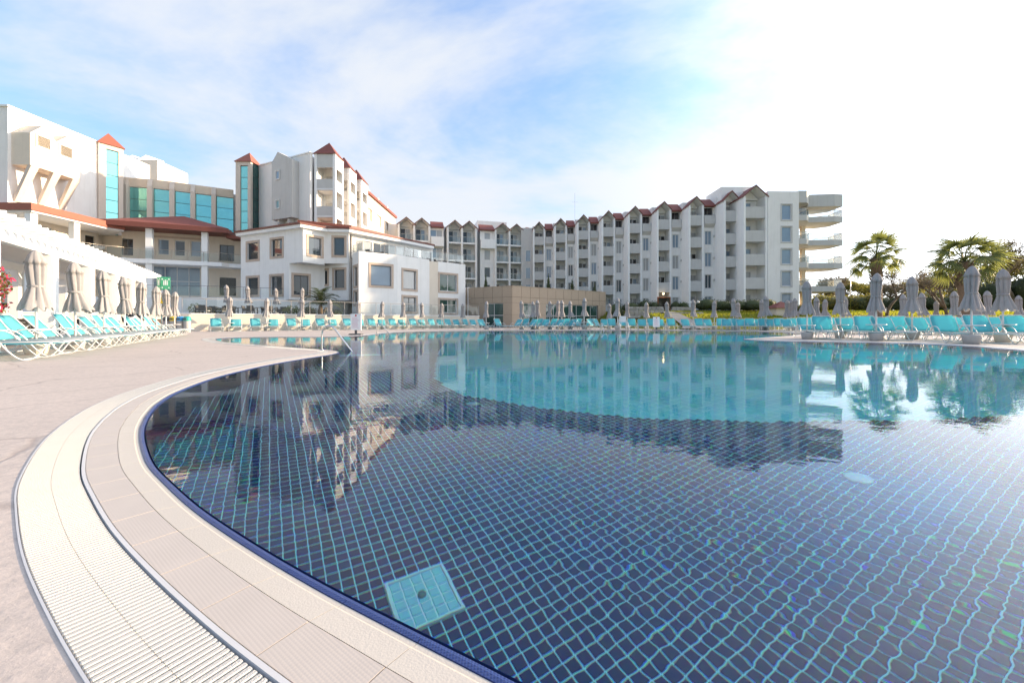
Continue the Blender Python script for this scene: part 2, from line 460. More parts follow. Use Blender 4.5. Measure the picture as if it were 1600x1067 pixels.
# ------------------------------------------------------------------ mesh helpers
class MB:
    def __init__(s):
        s.v, s.f = [], []
    def add(s, vs, fs, M=None):
        o = len(s.v)
        if M is not None:
            vs = [M @ Vector(p) for p in vs]
        s.v += [tuple(p) for p in vs]
        s.f += [tuple(i + o for i in f) for f in fs]
        return s
    def box(s, x0, x1, y0, y1, z0, z1, M=None):
        vs = [(x, y, z) for z in (z0, z1) for y in (y0, y1) for x in (x0, x1)]
        fs = [(0, 2, 3, 1), (4, 5, 7, 6), (0, 1, 5, 4), (2, 6, 7, 3), (0, 4, 6, 2), (1, 3, 7, 5)]
        return s.add(vs, fs, M)
    def prism(s, poly, z0, z1, M=None):
        n = len(poly)
        a = sum(poly[i][0] * poly[(i + 1) % n][1] - poly[(i + 1) % n][0] * poly[i][1] for i in range(n))
        if a < 0:
            poly = list(reversed(poly))
        vs = [(x, y, z0) for x, y in poly] + [(x, y, z1) for x, y in poly]
        fs = [(i, (i + 1) % n, n + (i + 1) % n, n + i) for i in range(n)]
        tris = tessellate_polygon([[Vector((x, y, 0)) for x, y in poly]])
        for t in tris:
            p = [poly[i] for i in t]
            cr = (p[1][0] - p[0][0]) * (p[2][1] - p[0][1]) - (p[1][1] - p[0][1]) * (p[2][0] - p[0][0])
            t = tuple(t) if cr > 0 else tuple(reversed(t))
            fs.append(tuple(n + i for i in t))
            fs.append(tuple(reversed(t)))
        return s.add(vs, fs, M)
    def tube(s, pts, r, n=6, M=None, caps=True, taper=None):
        pts = [Vector(p) for p in pts]
        vs, fs = [], []
        up = Vector((0, 0, 1))
        prev = None
        for i, p in enumerate(pts):
            t = (pts[min(i + 1, len(pts) - 1)] - pts[max(i - 1, 0)]).normalized()
            if prev is None:
                a = t.cross(up if abs(t.z) < .9 else Vector((1, 0, 0))).normalized()
            else:
                a = (prev - t * prev.dot(t)).normalized()
            prev = a
            b = t.cross(a)
            rr = r if taper is None else taper[i]
            for k in range(n):
                w = 2 * math.pi * k / n
                vs.append(p + a * math.cos(w) * rr + b * math.sin(w) * rr)
        for i in range(len(pts) - 1):
            for k in range(n):
                k2 = (k + 1) % n
                fs.append((i * n + k, i * n + k2, (i + 1) * n + k2, (i + 1) * n + k))
        if caps:
            fs.append(tuple(reversed(range(n))))
            fs.append(tuple((len(pts) - 1) * n + k for k in range(n)))
        return s.add(vs, fs, M)
    def lathe(s, prof, n=16, M=None):
        vs, fs = [], []
        for r, z in prof:
            for k in range(n):
                w = 2 * math.pi * k / n
                vs.append((r * math.cos(w), r * math.sin(w), z))
        for i in range(len(prof) - 1):
            for k in range(n):
                k2 = (k + 1) % n
                fs.append((i * n + k, i * n + k2, (i + 1) * n + k2, (i + 1) * n + k))
        fs.append(tuple(reversed(range(n))))
        fs.append(tuple((len(prof) - 1) * n + k for k in range(n)))
        return s.add(vs, fs, M)
    def quad(s, a, b, c, d):
        return s.add([a, b, c, d], [(0, 1, 2, 3)])
    def mesh(s, name, mat, smooth=False):
        me = bpy.data.meshes.new(name)
        me.from_pydata(s.v, [], s.f)
        me.materials.append(MT[mat] if isinstance(mat, str) else mat)
        if smooth:
            me.polygons.foreach_set('use_smooth', [True] * len(me.polygons))
        me.update()
        return me

WM = {}
I4 = Matrix.Identity(4)
def T(x, y, z=0):
    return Matrix.Translation((x, y, z))
def RZ(a):
    return Matrix.Rotation(a, 4, 'Z')
def put(name, me, M=I4, parent=None, label=None, cat=None, group=None, kind=None):
    """link mesh me (or an Empty) with world matrix M under parent"""
    o = bpy.data.objects.new(name, me)
    COL.objects.link(o)
    WM[o] = M.copy()
    if parent is not None:
        o.parent = parent
        o.matrix_basis = WM[parent].inverted() @ M
    else:
        o.matrix_basis = M
    if label: o['label'] = label
    if cat: o['category'] = cat
    if group: o['group'] = group
    if kind: o['kind'] = kind
    return o
def thing(name, M, label, cat, group=None, kind=None):
    return put(name, None, M, None, label, cat, group, kind)
def dup(src, M, label=None, group=None):
    """copy a thing with all its parts and sub-parts"""
    def rec(o, parent):
        c = o.copy()
        COL.objects.link(c)
        c.parent = parent
        for ch in list(KIDS.get(o, ())):
            rec(ch, c)
        return c
    c = rec(src, None)
    c.matrix_basis = M
    WM[c] = M.copy()
    if label: c['label'] = label
    if group: c['group'] = group
    return c
KIDS = {}
def index_kids(root):
    KIDS[root] = list(root.children)
    for c in KIDS[root]:
        index_kids(c)
CACHE = {}
def boxmesh(name, mat, x0, x1, y0, y1, z0, z1):
    k = ('box', name, mat) + tuple(round(v, 3) for v in (x0, x1, y0, y1, z0, z1))
    if k not in CACHE:
        CACHE[k] = MB().box(x0, x1, y0, y1, z0, z1).mesh(name, mat)
    return CACHE[k]

def catmull(pts, sub=6, closed=False):
    P = [Vector(p) for p in pts]
    n = len(P)
    out = []
    rng = range(n) if closed else range(n - 1)
    for i in rng:
        p0 = P[(i - 1) % n] if closed or i > 0 else P[0]
        p1, p2 = P[i], P[(i + 1) % n]
        p3 = P[(i + 2) % n] if closed or i + 2 < n else P[-1]
        for k in range(sub):
            t = k / sub
            out.append(.5 * ((2 * p1) + (p2 - p0) * t + (2 * p0 - 5 * p1 + 4 * p2 - p3) * t * t + (3 * p1 - p0 - 3 * p2 + p3) * t ** 3))
    if not closed:
        out.append(P[-1])
    return out

def kray(px):
    return (px - 800) / FPX
def zat(py, Y):
    return CZ + (HOR - py) * Y / FPX
def ground(px, Y):
    return (kray(px) * Y, Y)

# ------------------------------------------------------------------ pool outline
SHORE = [(9, -3.5), (4, -1.6), (1.6, -.05), (.6, .56), (.028, .905), (-.275, 1.08), (-.594, 1.267), (-.95, 1.495),
         (-1.331, 1.759), (-1.712, 2.056), (-2.011, 2.306), (-2.36, 2.65), (-2.64, 2.95), (-2.834, 3.18), (-3.117, 3.55), (-3.45, 4.05),
         (-3.80, 4.75), (-4.20, 5.95), (-4.40, 7.4), (-4.38, 8.7), (-4.30, 9.7), (-4.42, 10.5), (-4.95, 11.2), (-6.1, 12.0),
         (-7.8, 13.2), (-9.6, 14.5), (-11.0, 15.7), (-12.4, 17.2), (-13.3, 18.6), (-13.2, 19.7), (-11.8, 20.2), (-10, 20.2), (-9, 20.9),
         (-8.1, 22.6), (-8.2, 25), (-8.3, 27.5), (-7.6, 30.5), (-5.4, 32.3), (-2, 33.4), (3, 33.9), (8.4, 34), (14, 33.4),
         (17.4, 32), (18.8, 29.5), (18.2, 26), (15.4, 22.6), (12.2, 19.8), (10.3, 18.2), (10.0, 17.2), (10.9, 16.0), (12.6, 15.4),
         (14.0, 14.5), (14.4, 13.0), (13.8, 11), (14.2, 8), (15.2, 3), (14, -2.5)]
def resample(pts, closed, step):
    P = [Vector((p[0], p[1])) for p in pts]
    if closed:
        P.append(P[0])
    L = [0]
    for a, b in zip(P, P[1:]):
        L.append(L[-1] + (b - a).length)
    n = max(2, round(L[-1] / step))
    out = []
    j = 0
    for i in range(n if closed else n + 1):
        d = L[-1] * i / n
        while j < len(L) - 2 and L[j + 1] < d:
            j += 1
        f = (d - L[j]) / max(1e-9, L[j + 1] - L[j])
        out.append(P[j].lerp(P[j + 1], f))
    return out
_fine = catmull([(x, y, 0) for x, y in SHORE], 12, closed=True)
STEP = 0.07
S = resample([(p.x, p.y) for p in _fine], True, STEP)
NS = len(S)
SN = []
for i in range(NS):
    t = (S[(i + 4) % NS] - S[(i - 4) % NS]).normalized()
    SN.append(Vector((-t.y, t.x)))
# make sure the normals point away from the water
_c = Vector((2, 12))
_area = sum(S[i].x * S[(i + 1) % NS].y - S[(i + 1) % NS].x * S[i].y for i in range(NS))
if _area > 0:      # counter-clockwise: outward is the right-hand side
    SN = [-n for n in SN]
def off(i, d):
    i %= NS
    return S[i] + SN[i] * d

def ring_band(o0, z0, o1, z1, idx, mb=None):
    """flat band between two offsets of the outline, over the index list idx"""
    mb = mb or MB()
    n = len(mb.v)
    for i in idx:
        a, b = off(i, o0), off(i, o1)
        mb.v += [(a.x, a.y, z0), (b.x, b.y, z1)]
    for k in range(len(idx) - 1):
        q = n + 2 * k
        mb.f.append((q, q + 1, q + 3, q + 2) if _area < 0 else (q, q + 2, q + 3, q + 1))
    return mb

DZ = 0.018       # deck height
WZ = -0.006      # water level
OUT = 0.495      # deck starts this far from the water's edge
deck_hole = [off(i, OUT) for i in range(0, NS, 2)]
def filled(outer, hole, z):
    A = [Vector((p[0], p[1], 0)) for p in outer]
    B = [Vector((p[0], p[1], 0)) for p in hole]
    tr = tessellate_polygon([A, B])
    vs = A + B
    fs = []
    for t in tr:
        p = [vs[i] for i in t]
        cr = (p[1].x - p[0].x) * (p[2].y - p[0].y) - (p[1].y - p[0].y) * (p[2].x - p[0].x)
        fs.append(tuple(t) if cr > 0 else tuple(reversed(t)))
    return MB().add([(v.x, v.y, z) for v in vs], fs)

deck_outer = [(-46, -12), (46, -12), (46, 37.6), (16, 37.6), (13, 41), (12, 56), (-3, 60), (-6, 47), (-25, 31.5), (-46, 16)]
put('pool_deck', filled(deck_outer, deck_hole, DZ).mesh('pool_deck', 'deck'), kind='structure', label='pale pinkish stamped concrete deck round the pool')

# ground sheet to the horizon, rising into a garden behind the deck
def sstep(a, b, x):
    t = min(1, max(0, (x - a) / (b - a)))
    return t * t * (3 - 2 * t)
def gheight(x, y):
    if x < 9: s = 55
    elif x < 16: s = 55 + (37.5 - 55) * (x - 9) / 7
    else: s = 37.5
    h = 2.0 * sstep(s, s + 14, y) + .9 * sstep(60, 140, y)
    if x < -4: h = h * sstep(0, 1, (y - 58) / 6)
    return h - .012
xs = sorted(set([-4000, -1500, -500, -200, -100, -60] + [-46 + 2 * i for i in range(47)] + [60, 80, 120, 200, 500, 1500, 4000]))
ys = sorted(set([-4000, -1000, -200, -60, -12] + [-12 + 2.2 * i for i in range(1, 40)] + [90, 110, 140, 200, 400, 1200, 5000]))
gm = MB()
gi = {}
for j, y in enumerate(ys):
    for i, x in enumerate(xs):
        gi[i, j] = len(gm.v)
        gm.v.append((x, y, gheight(x, y)))
for j in range(len(ys) - 1):
    for i in range(len(xs) - 1):
        x0, x1, y0, y1 = xs[i], xs[i + 1], ys[j], ys[j + 1]
        if x0 >= -18 and x1 <= 24 and y0 >= -9 and y1 <= 35.5:
            continue      # the pool basin lies here
        gm.f.append((gi[i, j], gi[i + 1, j], gi[i + 1, j + 1], gi[i, j + 1]))
gnd = put('lawn', gm.mesh('lawn', 'lawn', True), kind='structure', label='sunlit lawn rising behind the deck')

# ------------------------------------------------------------------ water, basin
wmb = filled([(p.x, p.y) for p in S[::1]], [], WZ) if False else MB()
tri = tessellate_polygon([[Vector((p.x, p.y, 0)) for p in S]])
fs = []
for t in tri:
    p = [S[i] for i in t]
    cr = (p[1].x - p[0].x) * (p[2].y - p[0].y) - (p[1].y - p[0].y) * (p[2].x - p[0].x)
    fs.append(tuple(t) if cr > 0 else tuple(reversed(t)))
wmb.add([(p.x, p.y, WZ) for p in S], fs)
put('water', wmb.mesh('water', 'water'), kind='structure', label='still pool water mirroring the hotel')

DEPTH = 1.45
FZ = WZ - DEPTH
ga, gb = Vector((math.cos(GRID_ANG), math.sin(GRID_ANG))), Vector((-math.sin(GRID_ANG), math.cos(GRID_ANG)))
TP = 0.072
# boundary curve between navy and turquoise tiling
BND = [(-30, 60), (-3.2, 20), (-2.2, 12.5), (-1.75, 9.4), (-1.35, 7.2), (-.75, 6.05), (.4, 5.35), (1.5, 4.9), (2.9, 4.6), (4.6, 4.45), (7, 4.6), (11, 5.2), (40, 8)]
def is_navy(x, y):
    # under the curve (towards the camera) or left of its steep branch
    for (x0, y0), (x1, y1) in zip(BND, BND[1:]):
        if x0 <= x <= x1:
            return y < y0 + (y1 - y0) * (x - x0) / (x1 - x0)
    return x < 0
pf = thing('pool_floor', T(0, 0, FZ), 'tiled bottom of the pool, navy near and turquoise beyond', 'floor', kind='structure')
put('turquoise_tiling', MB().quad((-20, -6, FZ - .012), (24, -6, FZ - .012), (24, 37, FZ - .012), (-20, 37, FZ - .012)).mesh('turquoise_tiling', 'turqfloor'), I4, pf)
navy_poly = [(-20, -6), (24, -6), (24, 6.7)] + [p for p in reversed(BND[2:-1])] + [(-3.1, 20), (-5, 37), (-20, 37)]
_nv = [Vector((x, y, 0)) for x, y in navy_poly]
fs = []
for t in tessellate_polygon([_nv]):
    p = [_nv[i] for i in t]
    cr = (p[1].x - p[0].x) * (p[2].y - p[0].y) - (p[1].y - p[0].y) * (p[2].x - p[0].x)
    fs.append(tuple(t) if cr > 0 else tuple(reversed(t)))
NX0, NX1, NY1 = -5.2, 6.5, 6.8      # region where the joints are real geometry
put('grout_bed', MB().add([(v.x, v.y, FZ - .004) for v in _nv], fs).mesh('grout_bed', 'grout'), I4, pf)
# individual tiles: laid out on the rotated grid
LID = Vector((-.555, 2.07))
def gridpt(i, j):
    return ga * (i * TP) + gb * (j * TP)
li, lj = round(LID.dot(ga) / TP), round(LID.dot(gb) / TP)
LN = 5
cells = []
for i in range(-80, 150):
    for j in range(-20, 160):
        c = gridpt(i + .5, j + .5)
        if not (-6.5 < c.x < 9.5 and .2 < c.y < 11.5):
            continue
        if not is_navy(c.x, c.y):
            continue
        if li <= i < li + LN and lj <= j < lj + LN:
            continue
        cells.append((i, j, c))
def appear(c):      # where the refracted tile roughly shows in the picture
    ca = CZ + .52 * DEPTH
    return 800 + FPX * c.x / c.y, HOR + FPX * ca / c.y
inview = []
for k, (i, j, c) in enumerate(cells):
    u, v = appear(c)
    if 0 < u < 1600 and v < 1067 and v + 0 < 1060:
        inview.append((c.length, k))
inview.sort()
near = set(k for _, k in inview[:300])
def tile_geo(mb, M, s, h):
    a, b = s / 2, s / 2 - .0022
    vs = [(-a, -a, 0), (a, -a, 0), (a, a, 0), (-a, a, 0), (-b, -b, h), (b, -b, h), (b, b, h), (-b, b, h)]
    return mb.add(vs, [(4, 5, 6, 7), (0, 1, 5, 4), (1, 2, 6, 5), (2, 3, 7, 6), (3, 0, 4, 7)], M)
GW = .0078
tile_me = tile_geo(MB(), None, TP - GW, .003).mesh('floor_tile', 'navytile')
rest = MB()
for k, (i, j, c) in enumerate(cells):
    M = T(c.x, c.y, FZ - .003) @ RZ(GRID_ANG)
    if k in near:
        put('floor_tile', tile_me, M, pf)
    else:
        tile_geo(rest, M, TP - GW, .003)
put('floor_tile_field', rest.mesh('floor_tile_field', 'navytile'), I4, pf, kind='stuff')
far = MB()
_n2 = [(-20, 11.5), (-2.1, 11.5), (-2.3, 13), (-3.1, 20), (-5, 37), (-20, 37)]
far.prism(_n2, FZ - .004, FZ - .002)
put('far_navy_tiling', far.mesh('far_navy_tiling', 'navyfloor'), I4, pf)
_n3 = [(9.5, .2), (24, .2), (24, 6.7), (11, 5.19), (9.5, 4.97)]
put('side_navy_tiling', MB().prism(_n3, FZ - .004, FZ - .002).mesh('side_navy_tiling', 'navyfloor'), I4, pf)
# pool wall under the coping
pw = MB()
for i in range(NS + 1):
    p = off(i, 0)
    pw.v += [(p.x, p.y, FZ - .02), (p.x, p.y, .0)]
for i in range(NS):
    pw.f.append((2 * i, 2 * i + 1, 2 * i + 3, 2 * i + 2))
put('pool_wall', pw.mesh('pool_wall', 'navywall'), kind='structure', label='navy tiled side wall of the pool')

# pale drain lid: a frame of five by five cells with a little outlet
lc = gridpt(li + LN / 2, lj + LN / 2)
ML = T(lc.x, lc.y, FZ) @ RZ(GRID_ANG)
lid = thing('drain_lid', ML, 'pale cyan square drain lid among the navy tiles of the near pool floor', 'drain lid')
w = LN * TP / 2
fr = MB()
for a in ((-w, w, -w, -w + .018), (-w, w, w - .018, w), (-w, -w + .018, -w + .018, w - .018), (w - .018, w, -w + .018, w - .018)):
    fr.box(*a, -.003, .014)
put('frame', fr.mesh('frame', pm('pale_cyan_frame', (.45, .90, .95), .4, .03, 5)), ML, lid)
put('bed', MB().box(-w + .02, w - .02, -w + .02, w - .02, -.003, .003).mesh('bed', pm('cyan_bed', (.6, .97, 1.0), .5, .03, 5)), ML, lid)
cw = (2 * w - .04) / 5
cell = tile_geo(MB(), None, cw - .007, .006).mesh('cell', 'lidtile')
for i in range(5):
    for j in range(5):
        put('cell', cell, ML @ T(-w + .02 + cw * (i + .5), -w + .02 + cw * (j + .5), .003), lid)
put('outlet', MB().lathe([(.024, .002), (.024, .010), (.014, .014), (.0, .014)], 12).mesh('outlet', pm('dark_outlet', (.10, .22, .24), .4, .2, 9), True), ML @ T(-.005, .01, .004), lid)
# round floor lights
fl_me = MB().lathe([(.095, 0), (.095, .012), (.08, .02), (0, .02)], 20).mesh('lens', pm('pale_lens', (.36, .66, .70), .3, .03, 5), True)
for (x, y), lb in (((-.53, 5.55), 'small round pale pool light on the navy floor below the white building'),
                   ((2.75, 3.25), 'round pale pool light on the floor at right under the bright sky reflection')):
    put('pool_light', fl_me, T(x, y, FZ), None, lb, 'pool light', 'round lights in the pool floor')
sp_me = MB().lathe([(.012, 0), (.012, .012), (.006, .016), (0, .016)], 8).mesh('floor_inlet', 'plasticdark')
for (x, y), lb in (((-.42, 2.78), 'small dark round inlet just beyond the pale cyan drain lid'), ((-1.5, 4.1), 'small dark round inlet in the navy floor below the tower reflection')):
    put('floor_inlet', sp_me, T(x, y, FZ), None, lb, 'inlet', 'dark inlets in the pool floor')

# ------------------------------------------------------------------ coping: nosing, sloped tile, ribbed tile, strip
i0 = min(range(NS), key=lambda i: (S[i] - Vector((1.6, -.05))).length)
fwd = 1 if S[(i0 + 10) % NS].x < S[i0].x else -1
def run(a, b, step=1):
    return [(i0 + fwd * k) for k in range(a, b + 1, step)]
MOD = 4                     # four steps of 7 cm per tile module
NMOD = 62                   # modules built one by one (about 17 m of edge)
cop = thing('pool_coping', T(0, 0, 0), 'beige and navy tiled rim of the pool', 'coping', kind='structure')
def tilepiece(name, idx, prof, mat, gap=.0025, parent=cop):
    """one tile between idx[0] and idx[-1]; prof = [(offset, z)...] across"""
    mb = MB()
    n = len(prof)
    ends = len(idx) - 1
    for q, i in enumerate(idx):
        for o, z in prof:
            p = off(i, o)
            if q == 0 or q == ends:
                a = off(idx[0] if q == 0 else idx[-1], o)
                b = off(idx[1] if q == 0 else idx[-2], o)
                p = a + (b - a).normalized() * gap
            mb.v.append((p.x, p.y, z))
    for q in range(ends):
        for k in range(n - 1):
            a = q * n + k
            mb.f.append((a, a + 1, a + n + 1, a + n))
    bm = bmesh.new()
    me = mb.mesh(name, mat)
    bm.from_mesh(me)
    bmesh.ops.recalc_face_normals(bm, faces=bm.faces)
    if sum(f.normal.z for f in bm.faces) < 0:
        bmesh.ops.reverse_faces(bm, faces=bm.faces)
    ret = bmesh.ops.extrude_face_region(bm, geom=bm.faces[:])
    for g in ret['geom']:
        if isinstance(g, bmesh.types.BMVert):
            pass
    for v in [g for g in ret['geom'] if isinstance(g, bmesh.types.BMVert)]:
        v.co.z += .0
    bottom = set(bm.verts) - set(g for g in ret['geom'] if isinstance(g, bmesh.types.BMVert))
    for v in bottom:
        v.co.z -= .012
    bmesh.ops.recalc_face_normals(bm, faces=bm.faces)
    bm.to_mesh(me)
    bm.free()
    return put(name, me, I4, parent)
NOSE = [(.0, -.035), (.002, -.012), (.009, .001), (.022, .006), (.034, .004)]
SLOPE = [(.037, .002), (.052, .003), (.060, .008), (.136, .017)]
RIB = [(.139, .018), (.267, .019)]
for q in range(NMOD):
    idx = run(q * MOD - 2, q * MOD + MOD - 2)
    tilepiece('nosing_tile', idx, NOSE, 'nosing', .0012)
    tilepiece('sloped_tile', idx, SLOPE, 'coping', .0010)
    tilepiece('ribbed_tile', idx, RIB, 'ribbed', .0018)
LASTK = NMOD * MOD - 2
bed = ring_band(0.0, -.03, .036, .000, run(-60, LASTK))
ring_band(.034, -.0005, .138, .0125, run(-60, LASTK), bed)
ring_band(.136, .0125, .285, .0155, run(-60, LASTK), bed)
put('joint_bed', bed.mesh('joint_bed', 'tilejoint'), I4, cop)
sm = ring_band(.269, .010, .271, .021, run(-60, LASTK)); ring_band(.271, .021, .284, .022, run(-60, LASTK), sm); ring_band(.284, .022, .286, .008, run(-60, LASTK), sm)
put('edge_strip', sm.mesh('edge_strip', 'strip'), I4, cop)
# the rest of the rim, too far to tell tiles apart
full = [(i0 + fwd * k) for k in range(LASTK, NS - 60 + 1)]
put('far_nosing', ring_band(0, -.035, .036, .004, full).mesh('far_nosing', 'nosing'), I4, cop)
put('far_coping', ring_band(.036, .004, .14, .02, full).mesh('far_coping', 'coping'), I4, cop)
put('far_ribbed_band', ring_band(.14, .02, .285, .022, full).mesh('far_ribbed_band', 'coping'), I4, cop)

# ------------------------------------------------------------------ drain grate: slats across a gutter
grate = thing('overflow_grate', T(0, 0, 0), 'curved white slatted overflow grate along the near pool edge', 'grate')
gut = ring_band(.286, -.03, .495, -.03, run(-60, LASTK))
ring_band(.4945, -.03, .4955, DZ + .001, run(-60, LASTK), gut)
put('gutter', gut.mesh('gutter', 'gutter'), I4, grate)
def arc(s, o):
    """point on the outline at arc position s (in steps) and offset o"""
    a = int(math.floor(s)); f = s - a
    p = off(i0 + fwd * a, o); q = off(i0 + fwd * (a + 1), o)
    return p.lerp(q, f)
PITCH = 0.0195
def slat_mesh(w0, w1, L):
    """a rounded slat, w0 wide at the pool end, w1 at the deck end, with a small break near the middle"""
    mb = MB()
    prof = lambda w: [(-w, -.020), (-w, -.003), (-w * .72, .0), (w * .72, .0), (w, -.003), (w, -.020)]
    for x0, x1 in ((0, .487), (.493, 1.0)):
        n = len(mb.v)
        for x in (x0, x0 + .012, x1 - .012, x1):
            w = w0 + (w1 - w0) * x
            e = .80 if x in (0, 1.0) else 1
            dz = -.0022 if x in (0, 1.0) else 0
            for y, z in prof(w * e):
                mb.v.append((x * L, y, z + dz))
        for a in range(3):
            for k in range(5):
                q = n + a * 6 + k
                mb.f.append((q, q + 1, q + 7, q + 6))
        mb.f.append(tuple(n + k for k in range(6)))
        mb.f.append(tuple(n + 18 + k for k in reversed(range(6))))
    return mb
total_mb = MB()
s, cnt = -34.0, 0
slat_cache = {}
while s < LASTK - 1:
    a, b = arc(s, .290), arc(s, .488)
    d = b - a
    t0 = (arc(s + .3, .290) - arc(s - .3, .290)).length / .6 / STEP
    t1 = (arc(s + .3, .488) - arc(s - .3, .488)).length / .6 / STEP
    w0, w1 = PITCH * .36 * t0, PITCH * .36 * t1
    M = T(a.x, a.y, .0205) @ RZ(math.atan2(d.y, d.x))
    key = (round(w0, 4), round(w1, 4), round(d.length, 2))
    vis = s > -6
    if vis and cnt < 300:
        if key not in slat_cache:
            slat_cache[key] = slat_mesh(key[0], key[1], key[2]).mesh('slat', 'grate')
        put('slat', slat_cache[key], M, grate)
        cnt += 1
    else:
        mb = slat_mesh(key[0], key[1], key[2])
        total_mb.add(mb.v, mb.f, M)
    s += PITCH / STEP
put('slat_run', total_mb.mesh('slat_run', 'grate'), I4, grate, kind='stuff')
spine = MB()
for o0, o1, z in ((.330, .338, .008), (.386, .394, .0125), (.45, .458, .008)):
    ring_band(o0, z, o1, z, run(-50, LASTK - 1), spine)
put('spine', spine.mesh('spine', 'grate'), I4, grate)
lip = ring_band(.491, .008,   .492, .0205, run(-60, LASTK)); ring_band(.492, .0205, .498, .0205, run(-60, LASTK), lip); ring_band(.498, .0205, .499, .010, run(-60, LASTK), lip)
put('outer_lip', lip.mesh('outer_lip', 'strip'), I4, grate)
fg = ring_band(.285, .022, .496, .0235, full)
put('far_overflow_grate', fg.mesh('far_overflow_grate', 'grate'), I4, None, 'white overflow grate ringing the far side of the pool', 'grate')

# ------------------------------------------------------------------ building helpers
def wall_geo(L, z0, z1, ops, t, mb=None):
    """wall in its own frame: x 0..L, front at y=0, back at y=t; real openings ops=(u0,u1,v0,v1)"""
    mb = mb or MB()
    xs = sorted(set([0, L] + [round(o[k], 4) for o in ops for k in (0, 1)]))
    zs = sorted(set([z0, z1] + [round(o[k], 4) for o in ops for k in (2, 3)]))
    def solid(i, j):
        if i < 0 or j < 0 or i >= len(xs) - 1 or j >= len(zs) - 1:
            return False
        cx_, cz_ = (xs[i] + xs[i + 1]) / 2, (zs[j] + zs[j + 1]) / 2
        return not any(o[0] < cx_ < o[1] and o[2] < cz_ < o[3] for o in ops)
    for i in range(len(xs) - 1):
        for j in range(len(zs) - 1):
            if not solid(i, j):
                continue
            a, b, c, d = xs[i], xs[i + 1], zs[j], zs[j + 1]
            mb.quad((a, 0, c), (b, 0, c), (b, 0, d), (a, 0, d))
            mb.quad((b, t, c), (a, t, c), (a, t, d), (b, t, d))
            if not solid(i - 1, j): mb.quad((a, t, c), (a, 0, c), (a, 0, d), (a, t, d))
            if not solid(i + 1, j): mb.quad((b, 0, c), (b, t, c), (b, t, d), (b, 0, d))
            if not solid(i, j - 1): mb.quad((a, t, c), (b, t, c), (b, 0, c), (a, 0, c))
            if not solid(i, j + 1): mb.quad((a, 0, d), (b, 0, d), (b, t, d), (a, t, d))
    return mb

def frame_geo(w, h, fw, d, mb=None, y=0):
    mb = mb or MB()
    mb.box(0, w, y, y + d, 0, fw); mb.box(0, w, y, y + d, h - fw, h)
    mb.box(0, fw, y, y + d, fw, h - fw); mb.box(w - fw, w, y, y + d, fw, h - fw)
    return mb

def window(parent, M, w, h, glass='glass', fr='alu', nx=1, nz=1, fw=.07, sur=0, recess=.12, name='window', surmat='stone'):
    """M: lower left corner on the wall face, x along the wall, y into it"""
    k = ('win', round(w, 2), round(h, 2), fr, nx, nz, fw, recess)
    w, h = round(w, 2), round(h, 2)
    if k not in CACHE:
        mb = frame_geo(w, h, fw, .07, y=recess)
        for i in range(1, nx):
            mb.box(w * i / nx - fw / 2, w * i / nx + fw / 2, recess + .003, recess + .067, fw, h - fw)
        for j in range(1, nz):
            mb.box(fw, w - fw, recess + .006, recess + .064, h * j / nz - fw / 2, h * j / nz + fw / 2)
        CACHE[k] = mb.mesh(name, fr)
    o = put(name, CACHE[k], M, parent)
    g = ('pane', w, h, glass)
    if g not in CACHE:
        CACHE[g] = MB().box(.01, w - .01, 0, .02, .01, h - .01).mesh('pane', glass)
    put('pane', CACHE[g], M @ T(0, recess + .03, 0), o)
    if sur:
        s = ('sur', w, h, sur, surmat)
        if s not in CACHE:
            CACHE[s] = frame_geo(w + 2 * sur, h + 2 * sur, sur - .004, recess + .04, y=-.045).mesh('surround', surmat)
        put('surround', CACHE[s], M @ T(-sur, 0, -sur), o)
    return o

class Face:
    """a vertical facade from A to B (left to right as seen from in front)"""
    def __init__(s, A, B, z0, z1):
        s.A, s.B, s.z0, s.z1 = Vector(A), Vector(B), z0, z1
        d = s.B - s.A
        s.L = d.length
        s.M = T(A[0], A[1], 0) @ RZ(math.atan2(d.y, d.x))
    def u(s, px):
        k = kray(px)
        d = s.B - s.A
        return (k * s.A.y - s.A.x) / (d.x - k * d.y) * s.L
    def Y(s, u):
        return s.A.y + (s.B.y - s.A.y) * u / s.L
    def rect(s, p0, p1, ya, yb):
        u0, u1 = s.u(p0), s.u(p1)
        Y = s.Y((u0 + u1) / 2)
        return (u0, u1, zat(yb, Y), zat(ya, Y))
def facade(parent, F, wins, mat='white', t=.3, name='wall', solid_back=True):
    """wins: dicts with rect=(u0,u1,z0,z1) and window() keywords"""
    ops = [w['rect'] for w in wins]
    put(name, wall_geo(F.L, F.z0, F.z1, ops, t).mesh(name, mat), F.M, parent)
    for w in wins:
        u0, u1, a, b = w['rect']
        kw = {k: v for k, v in w.items() if k != 'rect'}
        window(parent, F.M @ T(u0, 0, a), u1 - u0, b - a, **kw)

def poly_part(parent, name, poly, z0, z1, mat, label=None, kind=None):
    return put(name, MB().prism(poly, z0, z1).mesh(name, mat), WM[parent] if False else I4, parent, label, kind=kind)

